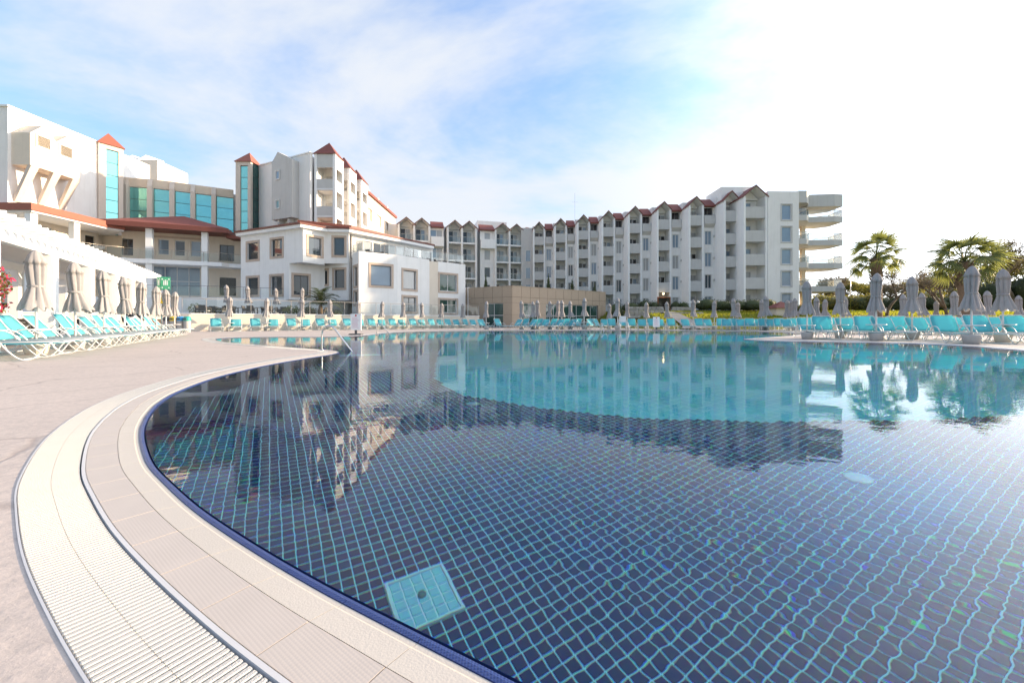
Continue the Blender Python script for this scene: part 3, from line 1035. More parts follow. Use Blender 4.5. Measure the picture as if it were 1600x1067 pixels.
def balustrade(parent, pts, z, h=1.0, step=1.5, post='rail', r=.025, glass=True, thick=.02):
    """steel posts, a top rail and one glass pane between each pair of posts, along a polyline"""
    P = resample(pts, False, step) if step else [Vector(p) for p in pts]
    pk = ('post', h, r, post)
    if pk not in CACHE:
        CACHE[pk] = MB().lathe([(r * 1.8, 0), (r * 1.8, .02), (r, .03), (r, h)], 8).mesh('post', post, True)
    for p in P:
        put('post', CACHE[pk], T(p.x, p.y, z), parent)
    put('handrail', MB().tube([(p.x, p.y, z + h) for p in P], r * 1.1, 6).mesh('handrail', post, True), I4, parent)
    if glass:
        for a, b in zip(P, P[1:]):
            d = b - a
            L = d.length
            k = ('gp', round(L, 2), h)
            if k not in CACHE:
                CACHE[k] = MB().box(.05, round(L, 2) - .05, -.006, .006, .10, h - .12).mesh('glass_panel', 'rglass')
            put('glass_panel', CACHE[k], T(a.x, a.y, z) @ RZ(math.atan2(d.y, d.x)), parent)

def lean_roof(poly_eave, apexes, z_eave, z_top, mb=None):
    """hipped roof over an eave polygon with one apex (x, y)"""
    mb = mb or MB()
    n = len(poly_eave)
    o = len(mb.v)
    mb.v += [(x, y, z_eave) for x, y in poly_eave] + [(apexes[0], apexes[1], z_top)]
    for i in range(n):
        mb.f.append((o + i, o + (i + 1) % n, o + n))
    mb.f.append(tuple(o + i for i in reversed(range(n))))
    return mb

# ------------------------------------------------------------------ right wing: staggered gabled bays
FL = [2.2 + 3.15 * k for k in range(5)]
def gable_roof(parent, M, hw, z_eave, z_peak, y0, y1, th=.14):
    k = ('gable', round(hw, 2), round(z_peak - z_eave, 2), y0, y1)
    if k not in CACHE:
        rise = z_peak - z_eave
        mb = MB()
        for s in (-1, 1):
            vs = []
            for y in (y0, y1):
                vs += [(0, y, rise), (s * hw, y, 0), (s * hw, y, -th), (0, y, rise - th)]
            f = [(0, 1, 5, 4), (1, 2, 6, 5), (2, 3, 7, 6), (0, 4, 7, 3), (3, 2, 1, 0), (4, 5, 6, 7)]
            if s > 0: f = [tuple(reversed(q)) for q in f]
            mb.add(vs, f)
        fa = MB()
        for s in (-1, 1):
            vs = []
            for y in (y0 - .06, y0 - .004):
                vs += [(0, y, rise + .03), (s * (hw + .03), y, .02), (s * (hw + .03), y, -.15), (0, y, rise - .15)]
            f = [(0, 1, 5, 4), (1, 2, 6, 5), (2, 3, 7, 6), (0, 4, 7, 3), (3, 2, 1, 0), (4, 5, 6, 7)]
            if s > 0: f = [tuple(reversed(q)) for q in f]
            fa.add(vs, f)
        so_ = MB()
        for s in (-1, 1):
            so_.add([(0, y0 + .03, rise - th - .012), (s * (hw - .03), y0 + .03, -th - .012), (s * (hw - .03), y1, -th - .012), (0, y1, rise - th - .012)], [(0, 1, 2, 3)])
        CACHE[k] = (mb.mesh('gable_roof', 'roof'), fa.mesh('fascia', 'fascia'), so_.mesh('soffit', 'white2'))
    a, b, c = CACHE[k]
    o = put('gable_roof', a, M @ T(0, 0, z_eave), parent)
    put('fascia', b, M @ T(0, 0, z_eave), o)
    put('soffit', c, M @ T(0, 0, z_eave), o)

def bay_mesh_tri(hw, rise, t=.2):
    return MB().add([(-hw, 0, 0), (hw, 0, 0), (0, 0, rise), (-hw, t, 0), (hw, t, 0), (0, t, rise)],
                    [(0, 1, 2), (5, 4, 3), (0, 3, 4, 1), (1, 4, 5, 2), (2, 5, 3, 0)])

rng = random.Random(3)
def bay(parent, M, w, depth=1.6, z0=1.6, style='solid', side=2.6, door=True, eave=17.35, peak=18.7, fin=.26, mats=('white2', 'grey', 'white'), floors=FL, finproud=.25, leftfin=True, hole=False):
    """one gabled bay: fins, balconies, back wall with doors; M at its centre front, x right, y inwards, z=0 ground datum"""
    hw = w / 2
    fm, pmn, wm = mats
    for s in ((-1, 1) if leftfin else (1,)):
        x0, x1 = (-hw - fin, -hw) if s < 0 else (hw, hw + fin)
        put('fin', boxmesh('fin', fm, x0, x1, -finproud, depth + (side if s < 0 else 0), z0, eave + .06), M, parent)
    put('back_wall', boxmesh('back_wall', wm, -hw + .003, hw - .003, depth, depth + .3, z0, eave), M, parent)
    tri = ('tri', round(hw, 2), round(peak - eave, 2), wm)
    if tri not in CACHE:
        CACHE[tri] = bay_mesh_tri(hw + fin * .6, (peak - eave) * .86).mesh('gable_wall', wm)
    put('gable_wall', CACHE[tri], M @ T(0, depth - .3, eave + .003), parent)
    for n, f in enumerate(floors):
        b = put('balcony', boxmesh('balcony', 'shade', -hw + .002, hw - .002, -.02, depth - .003, f - .22, f - .02), M, parent)
        if style == 'solid':
            put('parapet', boxmesh('parapet', pmn, -hw + .002, hw - .002, -.16, -.03, f - .28, f + 1.22), M, b)
        else:
            put('edge', boxmesh('edge', 'white2', -hw + .002, hw - .002, -.14, -.03, f - .26, f + .02), M, b)
            put('glass_panel', boxmesh('glass_panel', 'rglass', -hw + .06, hw - .06, -.10, -.088, f + .06, f + .95), M, b)
            put('handrail', boxmesh('handrail', 'rail', -hw + .01, hw - .01, -.12, -.07, f + .97, f + 1.03), M, b)
            put('post', boxmesh('post', 'rail', -.02, .02, -.12, -.075, f + .02, f + .97), M, b)
        # balcony door: half curtained, half dark, sliding
        r = rng.random()
        gl = 'curtain' if r < .45 else ('dark' if r < .8 else 'glassblue')
        dw = min(1.5, w - .35)
        window(parent, M @ T(-hw + .12 + rng.random() * .1, depth - .10, f + .06), dw * .5, 2.15, glass='dark' if rng.random() < .7 else 'curtain', fr='darkalu', recess=0.0, name='balcony_door')
        window(parent, M @ T(-hw + .12 + dw * .5 + .12, depth - .10, f + .06), dw * .5, 2.15, glass=gl, fr='alu', recess=0.0, name='balcony_door')
        if n == len(floors) - 1 or rng.random() < .0:
            pass
    gable_roof(parent, M, hw + fin + .12, eave + .02, peak, -finproud - .06, 4.2, .10)

def win_wall(parent, M, L, floors, glass='glassblue', style='parapet', z0=1.6, eave=17.2, wmat='white', roofh=1.3, w=.95, nx=1, off_=None):
    """recessed stretch between two bays: a column of tall windows, a boxed top balcony and a tiled mansard; M at its left end"""
    cxw = L / 2 if off_ is None else off_
    w = min(w, L * .62)
    ops, wins = [], []
    for f in floors[:-1]:
        r = (cxw - w / 2, cxw + w / 2, f + .15, f + 2.15)
        g = rng.choice(['glassblue', 'glassblue', 'curtain', 'glass'])
        wins.append(dict(rect=r, glass=g, fr='alu', nx=2 if w > .8 else 1, recess=.1, sur=.09, surmat='shade'))
    ft = floors[-1]
    top = (.12, L - .12, ft + 1.15, ft + 2.35)
    F = Face((0, 0), (L, 0), z0, eave)
    ops = [x['rect'] for x in wins] + [top]
    put('wall', wall_geo(L, z0, eave, ops, .25).mesh('wall', wmat), M, parent)
    for x in wins:
        kw = {k: v for k, v in x.items() if k != 'rect'}
        window(parent, M @ T(x['rect'][0], 0, x['rect'][2]), x['rect'][1] - x['rect'][0], x['rect'][3] - x['rect'][2], **kw)
    b = put('top_balcony', boxmesh('top_balcony', 'shade', .06, L - .06, .26, 1.5, ft - .1, ft + .1), M, parent)
    pk = ('tpar', round(L, 2))
    if pk not in CACHE:
        mb = MB()
        x0, x1 = .05, L - .05
        vs = [(x0, -.02, ft - .55), (x1, -.02, ft - .55), (x1, -.55, ft - .05), (x0, -.55, ft - .05),
              (x0, -.02, ft + 1.14), (x1, -.02, ft + 1.14), (x1, -.55, ft + 1.14), (x0, -.55, ft + 1.14)]
        mb.add(vs, [(0, 1, 2, 3)[::-1], (4, 5, 6, 7)[::-1], (3, 2, 6, 7), (0, 3, 7, 4), (1, 5, 6, 2), (0, 4, 5, 1)])
        CACHE[pk] = mb.mesh('parapet', 'grey')
    put('parapet', CACHE[pk], M, b)
    window(parent, M @ T(.2, .30, ft + .2), L - .4, 2.2, glass='dark', fr='darkalu', nx=2, recess=.02, name='balcony_door')
    mk = ('mans', round(L, 2), roofh)
    if mk not in CACHE:
        vs = [(0, -.62, 0), (L, -.62, 0), (L, 1.1, roofh), (0, 1.1, roofh), (0, -.62, -.16), (L, -.62, -.16), (L, 1.1, -.16), (0, 1.1, -.16)]
        CACHE[mk] = MB().add(vs, [(0, 1, 2, 3), (7, 6, 5, 4), (4, 5, 1, 0), (5, 6, 2, 1), (6, 7, 3, 2), (7, 4, 0, 3)]).mesh('mansard_roof', 'roof')
    put('mansard_roof', CACHE[mk], M @ T(0, 0, eave + .17), parent)

RW = [(4.9, 74.2), (8.5, 71.7), (12.05, 69.2), (15.65, 66.7), (19.2, 64.1), (22.8, 61.6), (26.5, 59.1), (30.25, 56.6)]
wing = thing('hotel_wing', T(18, 66, 0), 'long white hotel wing of staggered gabled balcony bays stepping towards the right', 'hotel')
BW = 1.66
for i, (x, y) in enumerate(RW):
    M = T(x, y, 0)
    bay(wing, M, BW)
    nxl = (RW[i + 1][0] - BW / 2 - .26) if i < 7 else 30.9
    x0 = x + BW / 2 + .26
    L = nxl - x0
    if i < 7:
        win_wall(wing, M @ T(BW / 2 + .262, .12, 0), L - .004, FL)
    # block of rooms behind this bay
    put('wall', boxmesh('wall', 'white', -BW / 2 - .25, L + BW / 2 + .2, 1.95 + .001 * i, 13, 1.2, 18.35 + .01 * i), M, wing)
    # service vents on the side wall
    for f in FL[1:4]:
        put('vent', boxmesh('vent', 'grey', -BW / 2 - .33, -BW / 2 - .262, 2.2, 2.6, f + 1.2, f + 1.5), M, wing)
# link to the middle wing at its left end
put('wall', boxmesh('wall', 'grey', -3.2, -1.1, 1.6, 6, 1.4, 18.0), T(4.9, 74.2, 0), wing)
for f in FL[:4]:
    window(wing, T(2.5, 75.75, f + .1), .95, 2.1, glass='glassblue', recess=.0)
# wide end bay, end wall and rounded balconies
M9 = T(32.45, 54.8, 0)
bay(wing, M9, 2.62, depth=1.7, peak=18.9, eave=17.35, side=2.4)
put('wall', boxmesh('wall', 'white', -1.3, 1.3, 2.02, 10, 1.2, 18.6), M9, wing)
FE = Face((34.05, 54.5), (38.25, 54.6), 1.4, 18.05)
facade(wing, FE, [dict(rect=FE.rect(1221.5, 1236.5, 320 + 34.6 * k, 343.5 + 34.6 * k), glass='glassblue', fr='alu', sur=.16, recess=.1, surmat='grey') for k in range(5)], 'white', t=.3)
put('wall', MB().prism([(34.06, 54.82), (38.24, 54.92), (38.24, 66), (34.06, 66)], 1.3, 18.0).mesh('wall', 'white'), I4, wing)
put('roof_block', boxmesh('roof_block', 'white', 29.4, 33.9, 57.5, 62, 17.5, 19.6), I4, wing)
LV = [f - .45 for f in FL[1:5]]
inner = [(38.27, 54.75), (39.4, 54.75), (40.3, 55.6), (40.3, 58.2), (38.27, 58.2)]
outer = [(40.36, 55.9), (43.7, 55.5), (45.0, 55.75), (45.2, 58.5), (43.9, 59.8), (40.36, 59.8)]
put('end_wall', MB().prism([(38.27, 58.3), (40.6, 58.3), (41.5, 59.9), (41.5, 66), (38.27, 66)], 1.3, 18.0).mesh('end_wall', 'cream'), I4, wing)
put('pillar', boxmesh('pillar', 'cream', 41.0, 41.5, 57.9, 58.4, 1.4, 18.0), I4, wing)
for k, z in enumerate(LV):
    for nm, pl in (('inner', inner), ('outer', outer)):
        b = put('balcony', MB().prism(pl, z - .12, z + .62).mesh('balcony', 'grey'), I4, wing)
        ring = [(a + (sum(p[0] for p in pl) / len(pl) - a) * .04, c + (sum(p[1] for p in pl) / len(pl) - c) * .04) for a, c in pl]
        seq = ring[:4] if nm == 'inner' else ring[:5]
        for (a, c), (d, e) in zip(seq, seq[1:]):
            L = math.hypot(d - a, e - c)
            put('glass_panel', MB().box(.04, L - .04, -.006, .006, 0, .86).mesh('glass_panel', 'rglass'), T(a, c, z + .63) @ RZ(math.atan2(e - c, d - a)), b)
        put('handrail', MB().tube([(a, c, z + 1.52) for a, c in seq], .035, 6).mesh('handrail', 'rail'), I4, b)
        for a, c in seq:
            put('post', boxmesh('post', 'rail', -.02, .02, -.02, .02, 0, .9), T(a, c, z + .62), b)
    window(wing, T(38.5, 58.28, z + .65) , 1.5, 2.0, glass='curtain', recess=-.02, nx=2, name='balcony_door')
for nm, pl in (('inner', inner), ('outer', outer)):
    put('top_slab', MB().prism(pl, 16.35 + (.25 if nm == 'inner' else 0), 18.2 if nm == 'inner' else 18.0).mesh('top_slab', 'grey'), I4, wing)
# lit doorway at the head of the garden steps
dM = T(21.3, 61.5, 0)
put('porch', boxmesh('porch', 'brownwood', .45, 2.4, -.32, .0, 2.2, 4.4), dM, wing)
put('porch_door', boxmesh('porch_door', 'dark', .6, 2.25, -.36, -.32, 2.2, 4.25), dM, wing)
put('lamp', MB().lathe([(.01, 0), (.12, .02), (.14, .12), (.02, .2)], 10).mesh('lamp', 'lit', True), T(22.55, 61.0, 4.75), wing)

# antenna on the roof
an = MB().tube([(0, 0, 0), (0, 0, 5.2)], .03, 5)
an.tube([(-.5, 0, 3.6), (.5, 0, 3.6)], .015, 4)
put('antenna_mast', an.mesh('antenna_mast', 'steel'), T(11.2, 73, 18.35), None, 'thin antenna mast on the roof of the long right wing', 'antenna')

# ------------------------------------------------------------------ middle wing
mid = thing('hotel_wing', T(-9, 73, 0), 'far middle hotel wing with paired gables and glass railed balconies', 'hotel')
MA, MBp = Vector((-20.3, 70.2)), Vector((2.6, 76.3))
MF = Face(MA, MBp, 1.2, 17.2)
def mu(px): return MF.u(px)
sty = dict(style='glass', fin=.34, side=0, depth=1.7, mats=('white', 'grey', 'white'))
pairs = [((635, 659), (618.5, 673)), ((710.7, 732.8), (694, 750)), ((785, 806.6), (774, 825.5))]
for (p0, p1), (e0, e1) in pairs:
    ua, ub = mu(p0), mu(p1)
    w = (ub - ua) - .34
    bay(mid, MF.M @ T(ua, 0, 0), w, **sty)
    bay(mid, MF.M @ T(ub, 0, 0), w, leftfin=False, **sty)
def flat(u0, u1, cols):
    ops = []
    for f in FL:
        for c in cols:
            ops.append(dict(rect=(c - .55, c + .55, f + .25, f + 2.05), glass=rng.choice(['glass', 'glassblue', 'curtain']), recess=.1))
    L = u1 - u0
    F2 = Face((0, 0), (L, 0), 1.2, 17.2)
    for o in ops:
        r = o['rect']; o['rect'] = (r[0] - u0, r[1] - u0, r[2], r[3])
    put('wall', wall_geo(L, 1.2, 17.2, [o['rect'] for o in ops], .25).mesh('wall', 'white'), MF.M @ T(u0, .3, 0), mid)
    for o in ops:
        r = o['rect']
        window(mid, MF.M @ T(u0 + r[0], .3, r[2]), r[1] - r[0], r[3] - r[2], glass=o['glass'], recess=.1)
    mb = MB().add([(0, -.5, 0), (L, -.5, 0), (L, 1.8, 1.35), (0, 1.8, 1.35), (0, -.5, -.16), (L, -.5, -.16), (L, 1.8, -.16), (0, 1.8, -.16)],
                  [(0, 1, 2, 3), (7, 6, 5, 4), (4, 5, 1, 0), (5, 6, 2, 1), (6, 7, 3, 2), (7, 4, 0, 3)])
    put('mansard_roof', mb.mesh('mansard_roof', 'roof'), MF.M @ T(u0, .3, 17.38), mid)
    put('band', boxmesh('band', 'white2', 0.02, L - .02, -.5, .28, FL[4] - .9, FL[4] + .75), MF.M @ T(u0, 0, 0), mid)
flat(mu(673.3), mu(693.5), [mu(677.5), mu(686.5)])
flat(mu(750.6), mu(773.2), [mu(762)])
flat(mu(826), mu(831), [mu(828.5)])
put('core', MB().box(-1.0, MF.L + .5, 2.05, 14, 1.2, 17.9).mesh('core', 'white'), MF.M, mid)
put('roof_block', MB().box(mu(752), mu(800), 4, 8, 17.9, 19.9).mesh('roof_block', 'white'), MF.M, mid)

# ------------------------------------------------------------------ tower block with loggias
tb = thing('hotel_tower', T(-26, 52, 0), 'tall white block with red pyramid roofs and sunlit corner loggias', 'hotel')
ZT = 19.8
A, B = (-31.1, 50.3), (-22.85, 46.35)
FT = Face(A, B, 3, ZT)
facade(tb, FT, [], 'white', .3)
poly_part(tb, 'core', [(-31.0, 50.7), (-23.0, 46.8), (-23.0, 58), (-22.0, 58.2), (-22.0, 76), (-31, 76)], 2.8, ZT - .05, 'white')
# grey peaked shaft with two small windows
u0, u1 = FT.u(436), FT.u(467.5)
zb = zat(346, 48.4)
sh = MB()
W_ = u1 - u0
zs_, zp_ = zat(257, 48.4), zat(243, 48.4)
P1 = u0 + W_ * .30
vs = [(u0, -.9, zb), (u1, -.9, zb), (u1, -.9, zs_ - .2), (P1, -.9, zp_), (u0, -.9, zs_), (u0, .0, zb), (u1, .0, zb), (u1, .0, zs_ - .2), (P1, .0, zp_), (u0, .0, zs_)]
sh.add(vs, [(0, 1, 2, 3, 4), (9, 8, 7, 6, 5), (0, 5, 6, 1), (1, 6, 7, 2), (2, 7, 8, 3), (3, 8, 9, 4), (4, 9, 5, 0)])
put('shaft', sh.mesh('shaft', 'grey'), FT.M, tb)
for k in range(2):
    put('bracket', boxmesh('bracket', 'grey', -.18, .18, -.7, -.01, zb - .5, zb - .003), FT.M @ T(u0 + W_ * (.25 + .5 * k), 0, 0), tb)
for ya, yb in ((272, 284), (317, 329)):
    u = FT.u(445.5)
    window(tb, FT.M @ T(u - .30, -.95, zat(yb, 48.2)), .62, .95, glass='glassblue', recess=.0, sur=.08, surmat='shade')
put('coping', MB().box(-.1, FT.L + .05, -.08, .38, ZT + .003, ZT + .14).mesh('coping', 'white2'), FT.M, tb)
def loggia(x0, x1, y0, y1, z0, floors):
    """open corner tower: posts, parapets on the front and right side, floor slabs, inner wall, pyramid roof"""
    p = .30
    for (x, y) in ((x0, y0), (x1 - p, y0), (x1 - p, y1 - p), (x0, y1 - p)):
        put('post', boxmesh('post', 'white2', 0, p, 0, p, z0, ZT), T(x, y, 0), tb)
    put('inner_wall', MB().box(x0 - .02, x0 + .12, y0 + p, y1 - p, z0, ZT).mesh('inner_wall', 'white'), I4, tb)
    put('inner_wall', MB().box(x0 + p, x1 - p, y1 - .22, y1 - .10, z0, ZT).mesh('inner_wall', 'white'), I4, tb)
    for k, f in enumerate(floors):
        b = put('balcony', MB().box(x0 + .125, x1 - .02, y0 + .02, y1 - .23, f - .2, f).mesh('balcony', 'shade'), I4, tb)
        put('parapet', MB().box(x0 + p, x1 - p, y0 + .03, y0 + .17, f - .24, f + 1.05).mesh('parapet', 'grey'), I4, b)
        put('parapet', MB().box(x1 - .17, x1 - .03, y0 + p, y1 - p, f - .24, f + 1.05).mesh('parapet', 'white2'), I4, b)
        window(tb, T(x0 + .42, y1 - .36, f + .05), .9, 2.0, glass='curtain', recess=.02, name='balcony_door')
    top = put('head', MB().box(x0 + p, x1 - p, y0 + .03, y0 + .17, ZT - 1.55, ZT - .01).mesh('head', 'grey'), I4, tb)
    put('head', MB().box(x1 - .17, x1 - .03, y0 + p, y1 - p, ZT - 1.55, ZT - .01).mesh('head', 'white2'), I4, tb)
    e = .12
    put('pyramid_roof', lean_roof([(x0 - e, y0 - e), (x1 + e, y0 - e), (x1 + e, y1 + e), (x0 - e, y1 + e)], ((x0 + x1) / 2, (y0 + y1) / 2), ZT + .004, ZT + 1.75).mesh('pyramid_roof', 'roof'), I4, tb)
LF = [ZT - 3.9 - 3.1 * k for k in range(4)]
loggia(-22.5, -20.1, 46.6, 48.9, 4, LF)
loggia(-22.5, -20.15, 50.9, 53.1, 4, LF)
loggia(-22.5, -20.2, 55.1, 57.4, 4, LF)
for yy in (48.95, 53.15):
    put('wall', boxmesh('wall', 'white', -22.95, -22.3, 0, 1.95, 3, ZT - .3), T(0, yy, 0), tb)
# long sunlit wall running back
FLW = Face((-21.7, 57.6), (-21.7, 76), 3, ZT + .05)
wl = []
for (p0, p1, ya, yb) in ((575, 581.5, 326, 345), (589, 596, 337, 354), (603, 608, 348, 360)):
    wl.append(dict(rect=FLW.rect(p0, p1, ya, yb), glass='curtain', fr='alu', recess=.5))
facade(tb, FLW, wl, 'cream', .6)
put('eave_roof', MB().box(-23.5, -21.35, 57.6, 76.2, ZT + .06, ZT + .42).mesh('eave_roof', 'roof'), I4, tb)
for y in (63, 67.5, 72.5):
    put('chimney', boxmesh('chimney', 'white2', -22.6, -22.1, 0, .7, ZT + .3, ZT + 1.3), T(0, y, 0), tb)

# ------------------------------------------------------------------ glass stair towers
def glass_tower(x0, x1, y0, y1, z0, sides, label, dark_side, G=I4):
    g = thing('glass_stair_tower', G @ T((x0 + x1) / 2, (y0 + y1) / 2, 0), label, 'glass tower')
    zt = ZT
    w = x1 - x0
    st0, st1 = x0 + w * .30, x0 + w * .80
    put('pier', MB().box(x0, st0, y0, y0 + .4, z0, zt).mesh('pier', 'palestone'), G, g)
    put('pier', MB().box(st1, x1, y0, y0 + .4, z0, zt).mesh('pier', 'palestone'), G, g)
    put('head', MB().box(st0, st1, y0, y0 + .4, zt - .45, zt).mesh('head', 'palestone'), G, g)
    rows = 8
    hh = (zt - .5 - z0) / rows
    for k in range(rows):
        put('pane', boxmesh('pane', 'teal', .03, st1 - st0 - .03, .12, .16, .035, hh - .035), G @ T(st0, y0, z0 + hh * k), g)
    put('mullion_bed', MB().box(st0, st1, y0 + .17, y0 + .22, z0, zt - .46).mesh('mullion_bed', 'darkalu'), G, g)
    xs_ = x0 if sides == 'left' else x1
    hh2 = (zt - .1 - z0) / rows
    for k in range(rows):
        for q in range(2):
            L = (y1 - y0 - .5) / 2
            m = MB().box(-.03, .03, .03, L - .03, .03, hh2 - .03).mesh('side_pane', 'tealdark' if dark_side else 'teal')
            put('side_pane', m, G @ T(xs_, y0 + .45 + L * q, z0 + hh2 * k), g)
    put('core', MB().box(x0 + .06, x1 - .06, y0 + .42, y1, z0, zt - .02).mesh('core', 'darkalu'), G, g)
    e = .15
    put('pyramid_roof', lean_roof([(x0 - e, y0 - e), (x1 + e, y0 - e), (x1 + e, y1 + e), (x0 - e, y1 + e)], ((x0 + x1) / 2, (y0 + y1) / 2), zt + .004, zt + 1.55).mesh('pyramid_roof', 'orange'), G, g)
    return g
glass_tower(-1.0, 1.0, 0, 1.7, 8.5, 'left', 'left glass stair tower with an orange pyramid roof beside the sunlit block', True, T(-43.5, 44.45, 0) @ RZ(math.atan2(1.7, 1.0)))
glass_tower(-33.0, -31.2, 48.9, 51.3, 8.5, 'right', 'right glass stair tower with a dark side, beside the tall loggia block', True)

# ------------------------------------------------------------------ glazed curtain wall between them
cwall = thing('glazed_atrium', T(-38, 48, 0), 'curved teal glazed atrium front with beige columns between two stair towers', 'glass building')
CP = [(-43.6, 46.3), (-41.35, 46.85), (-39.6, 47.75), (-37.95, 48.75), (-36.2, 49.75), (-34.3, 50.8)]
ZC = 17.0
for (a, b) in zip(CP, CP[1:]):
    F = Face(a, b, 8, ZC)
    put('column', boxmesh('column', 'palestone', -.22, .22, -.42, .3, 8, ZC - .9), F.M, cwall)
    kk = MB().add([(-.22, -.42, ZC - .9), (.22, -.42, ZC - .9), (.22, .3, ZC - .9), (-.22, .3, ZC - .9), (-.22, -.02, ZC + .02), (.22, -.02, ZC + .02), (.22, .3, ZC + .02), (-.22, .3, ZC + .02)],
                  [(0, 1, 5, 4), (1, 2, 6, 5), (2, 3, 7, 6), (3, 0, 4, 7), (4, 5, 6, 7), (3, 2, 1, 0)])
    put('column_head', kk.mesh('column_head', 'palestone'), F.M, cwall)
    bm_ = MB().add([(.22, .15, ZC - .95), (F.L - .22, .15, ZC - .95), (F.L - .22, .30, ZC - .95), (.22, .30, ZC - .95), (.22, -.02, ZC), (F.L - .22, -.02, ZC), (F.L - .22, .3, ZC), (.22, .3, ZC)],
                   [(0, 1, 5, 4), (1, 2, 6, 5), (2, 3, 7, 6), (3, 0, 4, 7), (4, 5, 6, 7), (3, 2, 1, 0)])
    put('head', bm_.mesh('head', 'cream'), F.M, cwall)
    rows = 6
    hh = (ZC - 1 - 8) / rows
    for r in range(rows):
        m = boxmesh('pane', 'teal', .24, F.L - .24, .20, .24, .03, hh - .03)
        o = put('pane', m, F.M @ T(0, .002 * rng.random(), 8 + hh * r) @ Matrix.Rotation(rng.uniform(-.006, .006), 4, 'X') @ Matrix.Rotation(rng.uniform(-.006, .006), 4, 'Z'), cwall)
    put('mullion_bed', MB().box(.23, F.L - .23, .26, .30, 8, ZC - .98).mesh('mullion_bed', 'darkalu'), F.M, cwall)
poly_part(cwall, 'core', [(-43.6, 47), (-34.3, 51.4), (-34.3, 58), (-43.6, 58)], 7.5, ZC - .4, 'white')
bx = thing('roof_house', T(-46, 53, 0), 'pale boxy roof house standing behind the left glass tower', 'roof house')
put('wall', MB().prism([(-51, 53), (-45.9, 53), (-45.9, 58), (-51, 58)], 15, zat(250, 53)).mesh('wall', 'cream'), I4, bx)
for xq in (-50.2, -48.4):
    put('cowl', MB().tube([(xq, 53.3, 21.2), (xq, 54.3, 22.2), (xq, 56.5, 22.4)], .55, 8).mesh('cowl', 'white'), I4, bx)

# ------------------------------------------------------------------ left sunlit block with the bracketed oriel
lb = thing('hotel_block', T(-48, 40, 0), 'big white sunlit block at far left with a bracketed grey oriel', 'hotel')
ZL = zat(167, 36.3)
put('wall', MB().prism([(-60, 36.3), (-44.7, 36.3), (-44.2, 43.75), (-44.2, 50), (-60, 50)], 5, ZL).mesh('wall', 'white'), I4, lb)
put('coping', MB().prism([(-60.1, 36.2), (-44.6, 36.2), (-44.1, 43.7), (-44.6, 43.75), (-45.1, 36.6), (-60.1, 36.6)], ZL + .003, ZL + .16).mesh('coping', 'white2'), I4, lb)
XO, Y0, Y1 = -43.0, 36.55, 40.75
ze, zp, zbo = 17.6, 18.7, zat(258, 36.6)
def oriel():
    mb = MB()
    n = [(Y0, zbo), (Y1, zbo), (Y1, ze), ((Y0 * .25 + Y1 * .75), zp), ((Y0 + Y1) / 2, ze + .1), ((Y0 * .75 + Y1 * .25), zp), (Y0, ze)]
    k = len(n)
    vs = [(XO, y, z) for y, z in n] + [(-44.8, y, z) for y, z in n]
    c = len(vs)
    fs = [(0, 1, 4, 6), (1, 2, 3, 4), (4, 5, 6)]
    fs += [tuple(q + k for q in reversed(f)) for f in fs]
    fs += [(i, i + k, (i + 1) % k + k, (i + 1) % k) for i in range(k)]
    return mb.add(vs, fs)
put('oriel', oriel().mesh('oriel', 'cream'), I4, lb)
FO = Face((XO, Y0), (XO, Y1), zbo, ze)
for px, ya, yb in ((68.5, 214, 232), (103.5, 228, 246)):
    u = FO.u(px)
    Y = FO.Y(u)
    window(lb, FO.M @ T(u - .55, -.03, zat(yb, Y)), 1.1, 1.05, glass='curtain', recess=.0, fw=.06, sur=.1, surmat='shade')
for y in (36.9, 38.7, 40.4):
    mb = MB()
    a, b = Vector((XO + .05, y, zbo)), Vector((-44.55, y, zbo - 3.2))
    vs = []
    for p, w_ in ((a, .32), (b, .22)):
        for dy, dx in ((-w_, -.32), (w_, -.32), (w_, .02), (-w_, .02)):
            vs.append((p.x + dx, p.y + dy, p.z))
    mb.add(vs, [(0, 1, 2, 3), (7, 6, 5, 4), (0, 4, 5, 1), (1, 5, 6, 2), (2, 6, 7, 3), (3, 7, 4, 0)])
    put('strut', mb.mesh('strut', 'palestone'), I4, lb)

# ------------------------------------------------------------------ terraces
ter = thing('terrace', T(-18, 40, 0), 'raised cafe terrace behind the cream wall', 'terrace', kind='structure')
W0, W1 = Vector((-24.3, 30.8)), Vector((-3.7, 46.3))
wd = (W1 - W0).normalized()
wn = Vector((wd.y, -wd.x))
TZ = 1.32
TW = W0 - wd * 20
put('terrace_floor', MB().prism([(TW.x - wn.x * .3, TW.y - wn.y * .3), (W1.x - wn.x * .3, W1.y - wn.y * .3), (-4.2, 60), (-50, 60), (-50, 20)], -.05, TZ - .1).mesh('terrace_floor', 'path'), I4, ter)
up = [(-44, 36), (-33.5, 36.2), (-27, 37.5), (-19, 42.3), (-17.2, 47), (-20, 60), (-50, 60)]
put('upper_terrace', MB().prism(up, TZ - .1, 2.95).mesh('upper_terrace', 'white'), I4, ter)
rw = thing('terrace_wall', T(W0.x, W0.y, 0), 'long low cream wall below the glass balustrade behind the sunbeds', 'wall')
FWL = Face((TW.x, TW.y), (W1.x, W1.y), -.03, TZ)
put('wall', wall_geo(FWL.L, -.03, TZ, [], .28).mesh('wall', 'cream'), FWL.M, rw)
put('coping', MB().box(-.1, FWL.L + .03, -.04, .34, TZ + .003, TZ + .07).mesh('coping', 'white2'), FWL.M, rw)
fen = thing('glass_balustrade', T(W0.x, W0.y, TZ), 'long glass balustrade with steel posts on top of the cream wall', 'railing')
o_ = -wn * .14
balustrade(fen, [tuple(W0 + o_ - wd * .4), tuple(W1 + o_)], TZ + .07, h=1.12, step=1.45)
